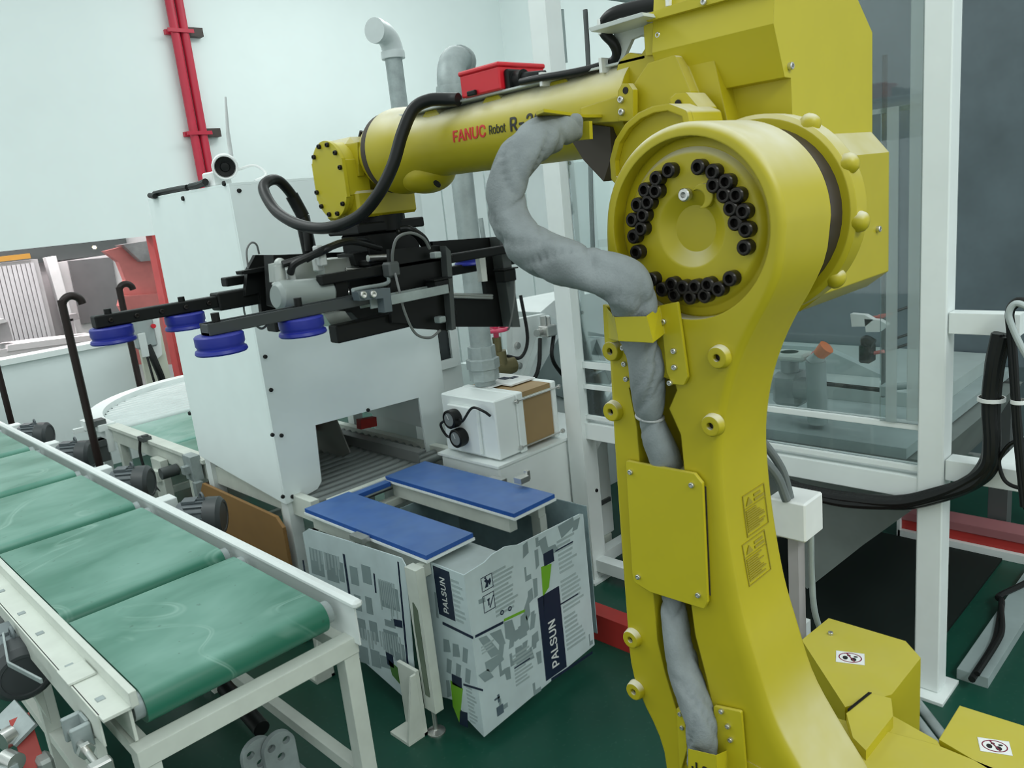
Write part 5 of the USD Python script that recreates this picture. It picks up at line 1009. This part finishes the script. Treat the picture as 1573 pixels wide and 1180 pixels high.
# black hose along forearm and wrist
part(rb, 'dress_hose', tube([S(704, 153, 1.432), S(690, 153, 1.425), S(660, 154, 1.40), S(635, 168, 1.37), S(618, 205, 1.34), S(603, 255, 1.31), S(580, 300, 1.28), S(550, 333, 1.26), S(505, 350, 1.24), S(462, 346, 1.22), S(425, 325, 1.22), S(405, 292, 1.24), S(413, 278, 1.28), S(430, 279, 1.33), S(452, 305, 1.38), S(467, 335, 1.40), S(473, 360, 1.40), S(476, 385, 1.40)], .0165, 16, 10), RUB, 'thick black hose looping before the wrist')
part(rb, 'hose_fitting', [tube([S(448, 300, 1.375), S(458, 318, 1.39), S(466, 333, 1.40)], .021, 14), tube([S(464, 332, 1.40), S(476, 388, 1.41)], .024, 14, sm=False)], BLK)
part(rb, 'upper_cable', tube([S(800, 126, 1.43), S(830, 120, 1.43), S(880, 112, 1.44), S(915, 104, 1.45), S(940, 95, 1.46), S(948, 82, 1.46), S(942, 66, 1.45), S(928, 50, 1.44), S(928, 34, 1.44), S(945, 20, 1.44), S(985, 10, 1.45), S(1040, -2, 1.46), S(1100, -20, 1.47)], np.array([.008, .008, .009, .009, .010, .011, .011, .011, .012, .013, .014, .015, .015]), 14, 8), RUB, 'black cable above the forearm')
for p in ((838, 122), (930, 101), (928, 42), (1032, -2)): part(rb, 'zip_tie', trimesh.creation.box((.034, .008, .03)).apply_translation(onx(*p, 1.445)), WPL)
# red box on the forearm
t = thing('red_junction_box', 'red metal box with black cable plug standing on the robot forearm', 'junction box', (XFc, 1.46, ZFc+.0925))
zr0 = ZFc+.0925; zr1 = zr0+.075
yA, yB = onx(709, 150, 1.43)[1], onx(769, 140, 1.43)[1]
xB = ony(835, 97, yB)[0]
part(t, 'body', rbox(1.43, xB, yB, yA, zr0, onx(769, 100, 1.43)[2], .003), RED)
part(t, 'lid', rbox(1.427, xB+.003, yB-.003, yA+.003, onx(769, 101, 1.43)[2], onx(769, 93, 1.43)[2], .003), RED)
q = ony(792, 124, yB-.01)
part(t, 'plug', cat(cyl(q, q+(-.0, -.03, 0), .022, 16), tube([q+(0, -.028, 0), q+(.005, -.05, -.002), q+(.02, -.08, -.004)], .015, 12), rbox(q[0]-.03, q[0]+.02, yB-.015, yB, q[2]-.022, q[2]+.026, .004)), BLK, 'black cable plug')
part(t, 'clip', rbox(1.42, 1.43, yA-.06, yA-.03, zr0, zr0+.012, .002), BLK)

# ================================================================== VACUUM GRIPPER
g = thing('vacuum_gripper', 'black vacuum gripper frame with blue suction cups under the robot wrist', 'gripper', (XFc, YW, 1.77))
part(g, 'mounting_plate', cat(rbox(1.40, 1.60, 2.03, 2.17, 1.70, 1.774, .006), rbox(1.36, 1.66, 1.98, 2.22, 1.683, 1.70, .003)), BLK)
YN, YFr = 1.90, 2.44
part(g, 'top_beam', cat(rbox(1.12, 2.02, YFr-.03, YFr+.01, 1.655, 1.683, .003), rbox(1.16, 1.95, YN+.02, YN+.05, 1.655, 1.683, .003), rbox(1.38, 1.62, YN, YFr, 1.668, 1.683, .003)), BLK)
fp = sg.Polygon(xz([(598, 383), (676, 377), (684, 386), (690, 470), (688, 508), (640, 505), (634, 498), (602, 496)], YN))
part(g, 'front_plate', prism(fp, 'y', YN, YN+.014), BLK)
part(g, 'front_plate_edge', prism(xz([(676, 378), (684, 386), (692, 505), (686, 507)], YN-.004), 'y', YN-.03, YN-.002), DGR)
part(g, 'lower_beam', [rbox(1.18, 1.62, YN+.016, YN+.06, 1.49, 1.54, .004), rbox(1.2, 1.9, 2.30, 2.36, 1.50, 1.55, .004)], BLK)
rf = sg.Polygon(xz([(664, 371), (760, 364), (770, 375), (788, 502), (690, 502)], 2.02)).difference(sg.Polygon(xz([(685, 392), (740, 391), (748, 452), (755, 457), (690, 458)], 2.02)))
part(g, 'right_frame', prism(rf, 'y', 2.02, 2.04), BLK)
part(g, 'right_column', prism(xz([(757, 364), (772, 376), (790, 502), (778, 502)], 2.0), 'y', 1.97, 2.018), DGR)
part(g, 'far_frame', rbox(1.86, 1.98, 2.10, 2.40, 1.655, 1.683, .004), BLK)
part(g, 'light_strip', prism(xz([(732, 391), (742, 390), (746, 432), (738, 433)], 2.0), 'y', 1.99, 2.01), WPL)
for z_ in (452, 456): part(g, 'guide_rod', cyl(ony(688, z_, 2.0), ony(756, z_+2, 2.0), .005, 10), STL)
for p in ((669, 392), (676, 491)): part(g, 'tab', rbox(*sorted((ony(p[0]-5, p[1], YN-.03)[0], ony(p[0]+5, p[1], YN-.03)[0])), YN-.045, YN-.015, ony(p[0], p[1]+5, YN-.03)[2], ony(p[0], p[1]-5, YN-.03)[2], .003), PIPE)
for p, Y_ in (((675, 440), YN-.04), ((779, 423), 1.96)):
    q = ony(*p, Y_); part(g, 'sensor_bracket', cat(rbox(q[0]-.03, q[0]+.025, Y_-.02, Y_+.03, q[2]-.02, q[2]+.02, .003), box(q[0]-.035, q[0]+.035, Y_-.022, Y_+.03, q[2]+.02, q[2]+.024)), BLK)
# arms along -X with cups
def cup(parent, x, y, zt):
    c = part(parent, 'suction_cup', lathe([(0, 0), (.054, 0), (.058, -.004), (.058, -.024), (.055, -.029), (.055, -.033), (.060, -.036), (.062, -.043), (.059, -.047), (.04, -.045), (0, -.040)], (x, y, zt), PZ, 40), BLU, 'blue bellows suction cup')
    part(c, 'stem', cyl((x, y, zt+.006), (x, y, zt+.05), .010, 12), BLK)
def garm(y, xa, xb, z, cups, hollow):
    if hollow: m = cat(box(xa, xb, y-.024, y-.019, z, z+.028), box(xa, xb, y+.019, y+.024, z, z+.028), box(xa, xb, y-.02, y+.02, z, z+.006), box(xa, xa+.006, y-.02, y+.02, z, z+.026))
    else: m = rbox(xa, xb, y-.02, y+.02, z, z+.035, .003)
    a_ = part(g, 'arm', m, BLK if not hollow else mat('slate_arm', (0.035, 0.042, 0.045), 0.4))
    if hollow: part(a_, 'channel_strip', box(xa+.02, xb-.02, y-.008, y+.008, z+.006, z+.014), mat('pale_strip', (0.42, 0.47, 0.47), 0.35))
    for x in cups: cup(a_, x, y, z-.001)
    for x in np.linspace(xa+.04, xb-.04, 5): part(a_, 'bolt', screw((x, y-.021 if not hollow else y, z+.018 if not hollow else z+.006), NY if not hollow else PZ, .007, .006), BRS)
    return a_
a1 = garm(2.42, ony(142, 490, 2.42)[0], ony(335, 462, 2.42)[0], ony(240, 482, 2.42)[2]-.012, [ony(170, 500, 2.42)[0], ony(283, 483, 2.42)[0]], False)
part(g, 'arm_carrier', cat(rbox(ony(328, 455, 2.42)[0], ony(420, 450, 2.42)[0], 2.39, 2.45, ony(375, 470, 2.42)[2], ony(375, 443, 2.42)[2], .004), prism(xz([(376, 415), (388, 392), (420, 392), (424, 478), (398, 482), (394, 450), (372, 455)], 2.40), 'y', 2.38, 2.40), prism(xz([(366, 417), (415, 408), (416, 415), (368, 422)], 2.36), 'y', 2.34, 2.38)), BLK)
a2 = garm(1.93-.07, ony(314, 505, 1.86)[0], ony(585, 462, 1.86)[0], ony(400, 490, 1.86)[2]-.014, [ony(337, 520, 1.86)[0], ony(463, 497, 1.86)[0]], True)
part(g, 'rail_profile', [*[box(ony(560, 465, 1.86)[0], ony(680, 450, 1.86)[0], 1.83+d_, 1.836+d_, ony(600, 462, 1.86)[2]-.008, ony(600, 462, 1.86)[2]+.018) for d_ in (0, .05)]], PIPE)
part(g, 'slide_block', cat(prism(xz([(536, 448), (586, 442), (590, 478), (578, 480), (576, 458), (540, 462)], 1.84), 'y', 1.80, 1.83)), mat('slate_block', (0.09, 0.115, 0.13), 0.4))
for p in ((557, 453), (572, 452)): part(g, 'slide_bolt', screw(ony(*p, 1.80), NY, .010, .009), STL)
q0, q1 = ony(423, 456, 1.97), ony(492, 450, 1.97)
part(g, 'air_cylinder', lathe([(0, 0), (.03, 0), (.04, .01), (.042, .025), (.042, .16), (.038, .165), (0, .165)], q0, q1-q0, 28), mat('grey_cylinder', (0.27, 0.31, 0.30), 0.42, 0.1), 'grey air cylinder')
part(g, 'cylinder_head', bar(q0+(q1-q0)/np.linalg.norm(q1-q0)*.165, q0+(q1-q0)/np.linalg.norm(q1-q0)*.205, .075, .085), BLK)
part(g, 'piston_rod', cyl(ony(510, 450, 1.96), ony(536, 449, 1.94), .010, 12), STL)
part(g, 'ejector_block', [prism(xz([(496, 400), (548, 394), (552, 410), (530, 412), (530, 434), (502, 436)], 2.06), 'y', 2.06, 2.20), prism(xz([(438, 405), (470, 398), (496, 402), (500, 436), (440, 434)], 2.10), 'y', 2.10, 2.2)], ALU)
part(g, 'dark_block', [prism(xz([(540, 390), (562, 386), (566, 404), (545, 408)], 2.04), 'y', 2.03, 2.12), prism(xz([(532, 414), (600, 412), (604, 436), (534, 440)], 2.06), 'y', 2.05, 2.2), prism(xz([(420, 392), (600, 384), (605, 440), (600, 498), (560, 500), (540, 480), (450, 478), (424, 470)], 2.24), 'y', 2.24, 2.30)], BLK)
part(g, 'bright_rod', [cyl(ony(565, 397, 1.98), ony(602, 395, 1.98), .010, 12), cyl(ony(532, 414, 2.02), ony(595, 413, 2.02), .005, 8)], STL)
part(g, 'lower_block', prism(xz([(497, 482), (530, 478), (545, 498), (510, 502)], 2.0), 'y', 2.0, 2.06), ALU)
part(g, 'elbow_fitting', cat(cyl(ony(428, 408, 2.02), ony(431, 432, 2.02), .016, 12), cyl(ony(430, 432, 2.02), ony(432, 437, 2.02), .024, 12), trimesh.creation.icosphere(2, .016).apply_translation(ony(430, 405, 2.02))), ALU)
part(g, 'push_fitting', [*[rbox(*(np.array([q_[0]-.012, q_[0]+.012, q_[1]-.012, q_[1]+.012, q_[2]-.02, q_[2]+.02])), .004) for q_ in (ony(489, 388, 2.02), ony(494, 398, 2.0), ony(488, 406, 2.02), ony(446, 423, 2.03))]], mat('pale_fitting', (0.5, 0.53, 0.52), 0.35))
part(g, 'air_tube', [tube([ony(434, 406, 2.0), ony(455, 400, 1.99), ony(490, 389, 1.99), ony(520, 374, 2.0), ony(555, 369, 2.02), ony(580, 380, 2.05)], .010), tube([ony(446, 420, 2.0), ony(452, 406, 1.98), ony(475, 394, 1.97), ony(510, 378, 1.98), ony(540, 371, 2.0), ony(575, 378, 2.05)], .010), tube([ony(470, 400, 2.0), ony(500, 384, 1.97), ony(540, 372, 1.98), ony(585, 382, 2.0)], .008), tube([ony(616, 352, 1.95), ony(630, 352, 1.93), ony(650, 365, 1.92), ony(660, 385, 1.93)], .010), tube([ony(610, 356, 1.96), ony(625, 355, 1.95), ony(640, 362, 1.95), ony(652, 380, 1.95)], .009)], RUB)
part(g, 'thin_wire', [tube([ony(381, 412, 2.35), ony(379, 385, 2.35), ony(386, 373, 2.35), ony(394, 376, 2.35), ony(398, 390, 2.36)], .003), tube([ony(604, 412, 1.9), ony(603, 390, 1.88), ony(610, 366, 1.86), ony(630, 358, 1.85), ony(650, 366, 1.85), ony(660, 382, 1.86)], .0045), tube([ony(607, 420, 1.88), ony(613, 445, 1.86), ony(622, 480, 1.85), ony(638, 512, 1.85), ony(660, 519, 1.85), ony(676, 508, 1.86)], .004), tube([ony(790, 430, 1.95), ony(790, 460, 1.94), ony(783, 500, 1.95), ony(780, 506, 1.96)], .003), tube([ony(374, 466, 2.4), ony(375, 478, 2.41), ony(378, 488, 2.42)], .003), tube([ony(393, 500, 1.86), ony(402, 505, 1.87), ony(411, 499, 1.88)], .003)], mat('grey_wire', (0.16, 0.17, 0.17), 0.45, bev=0))
part(g, 'wire_clamp', rbox(*(lambda q_: (q_[0]-.02, q_[0]+.02, q_[1]-.02, q_[1]+.02, q_[2]-.022, q_[2]+.022))(ony(601, 414, 1.9)), .006), DGR)
part(g, 'bent_rod', tube([ony(597, 426, 1.9), ony(596, 434, 1.9), ony(585, 438, 1.88), ony(560, 442, 1.84), ony(542, 446, 1.82)], .006, 8), PIPE)
# far side arm with cup
a3 = part(g, 'arm', rbox(1.98, 2.45, 2.36, 2.40, 1.565, 1.60, .003), BLK)
cup(a3, ony(722, 405, 2.38)[0], 2.38, 1.64)
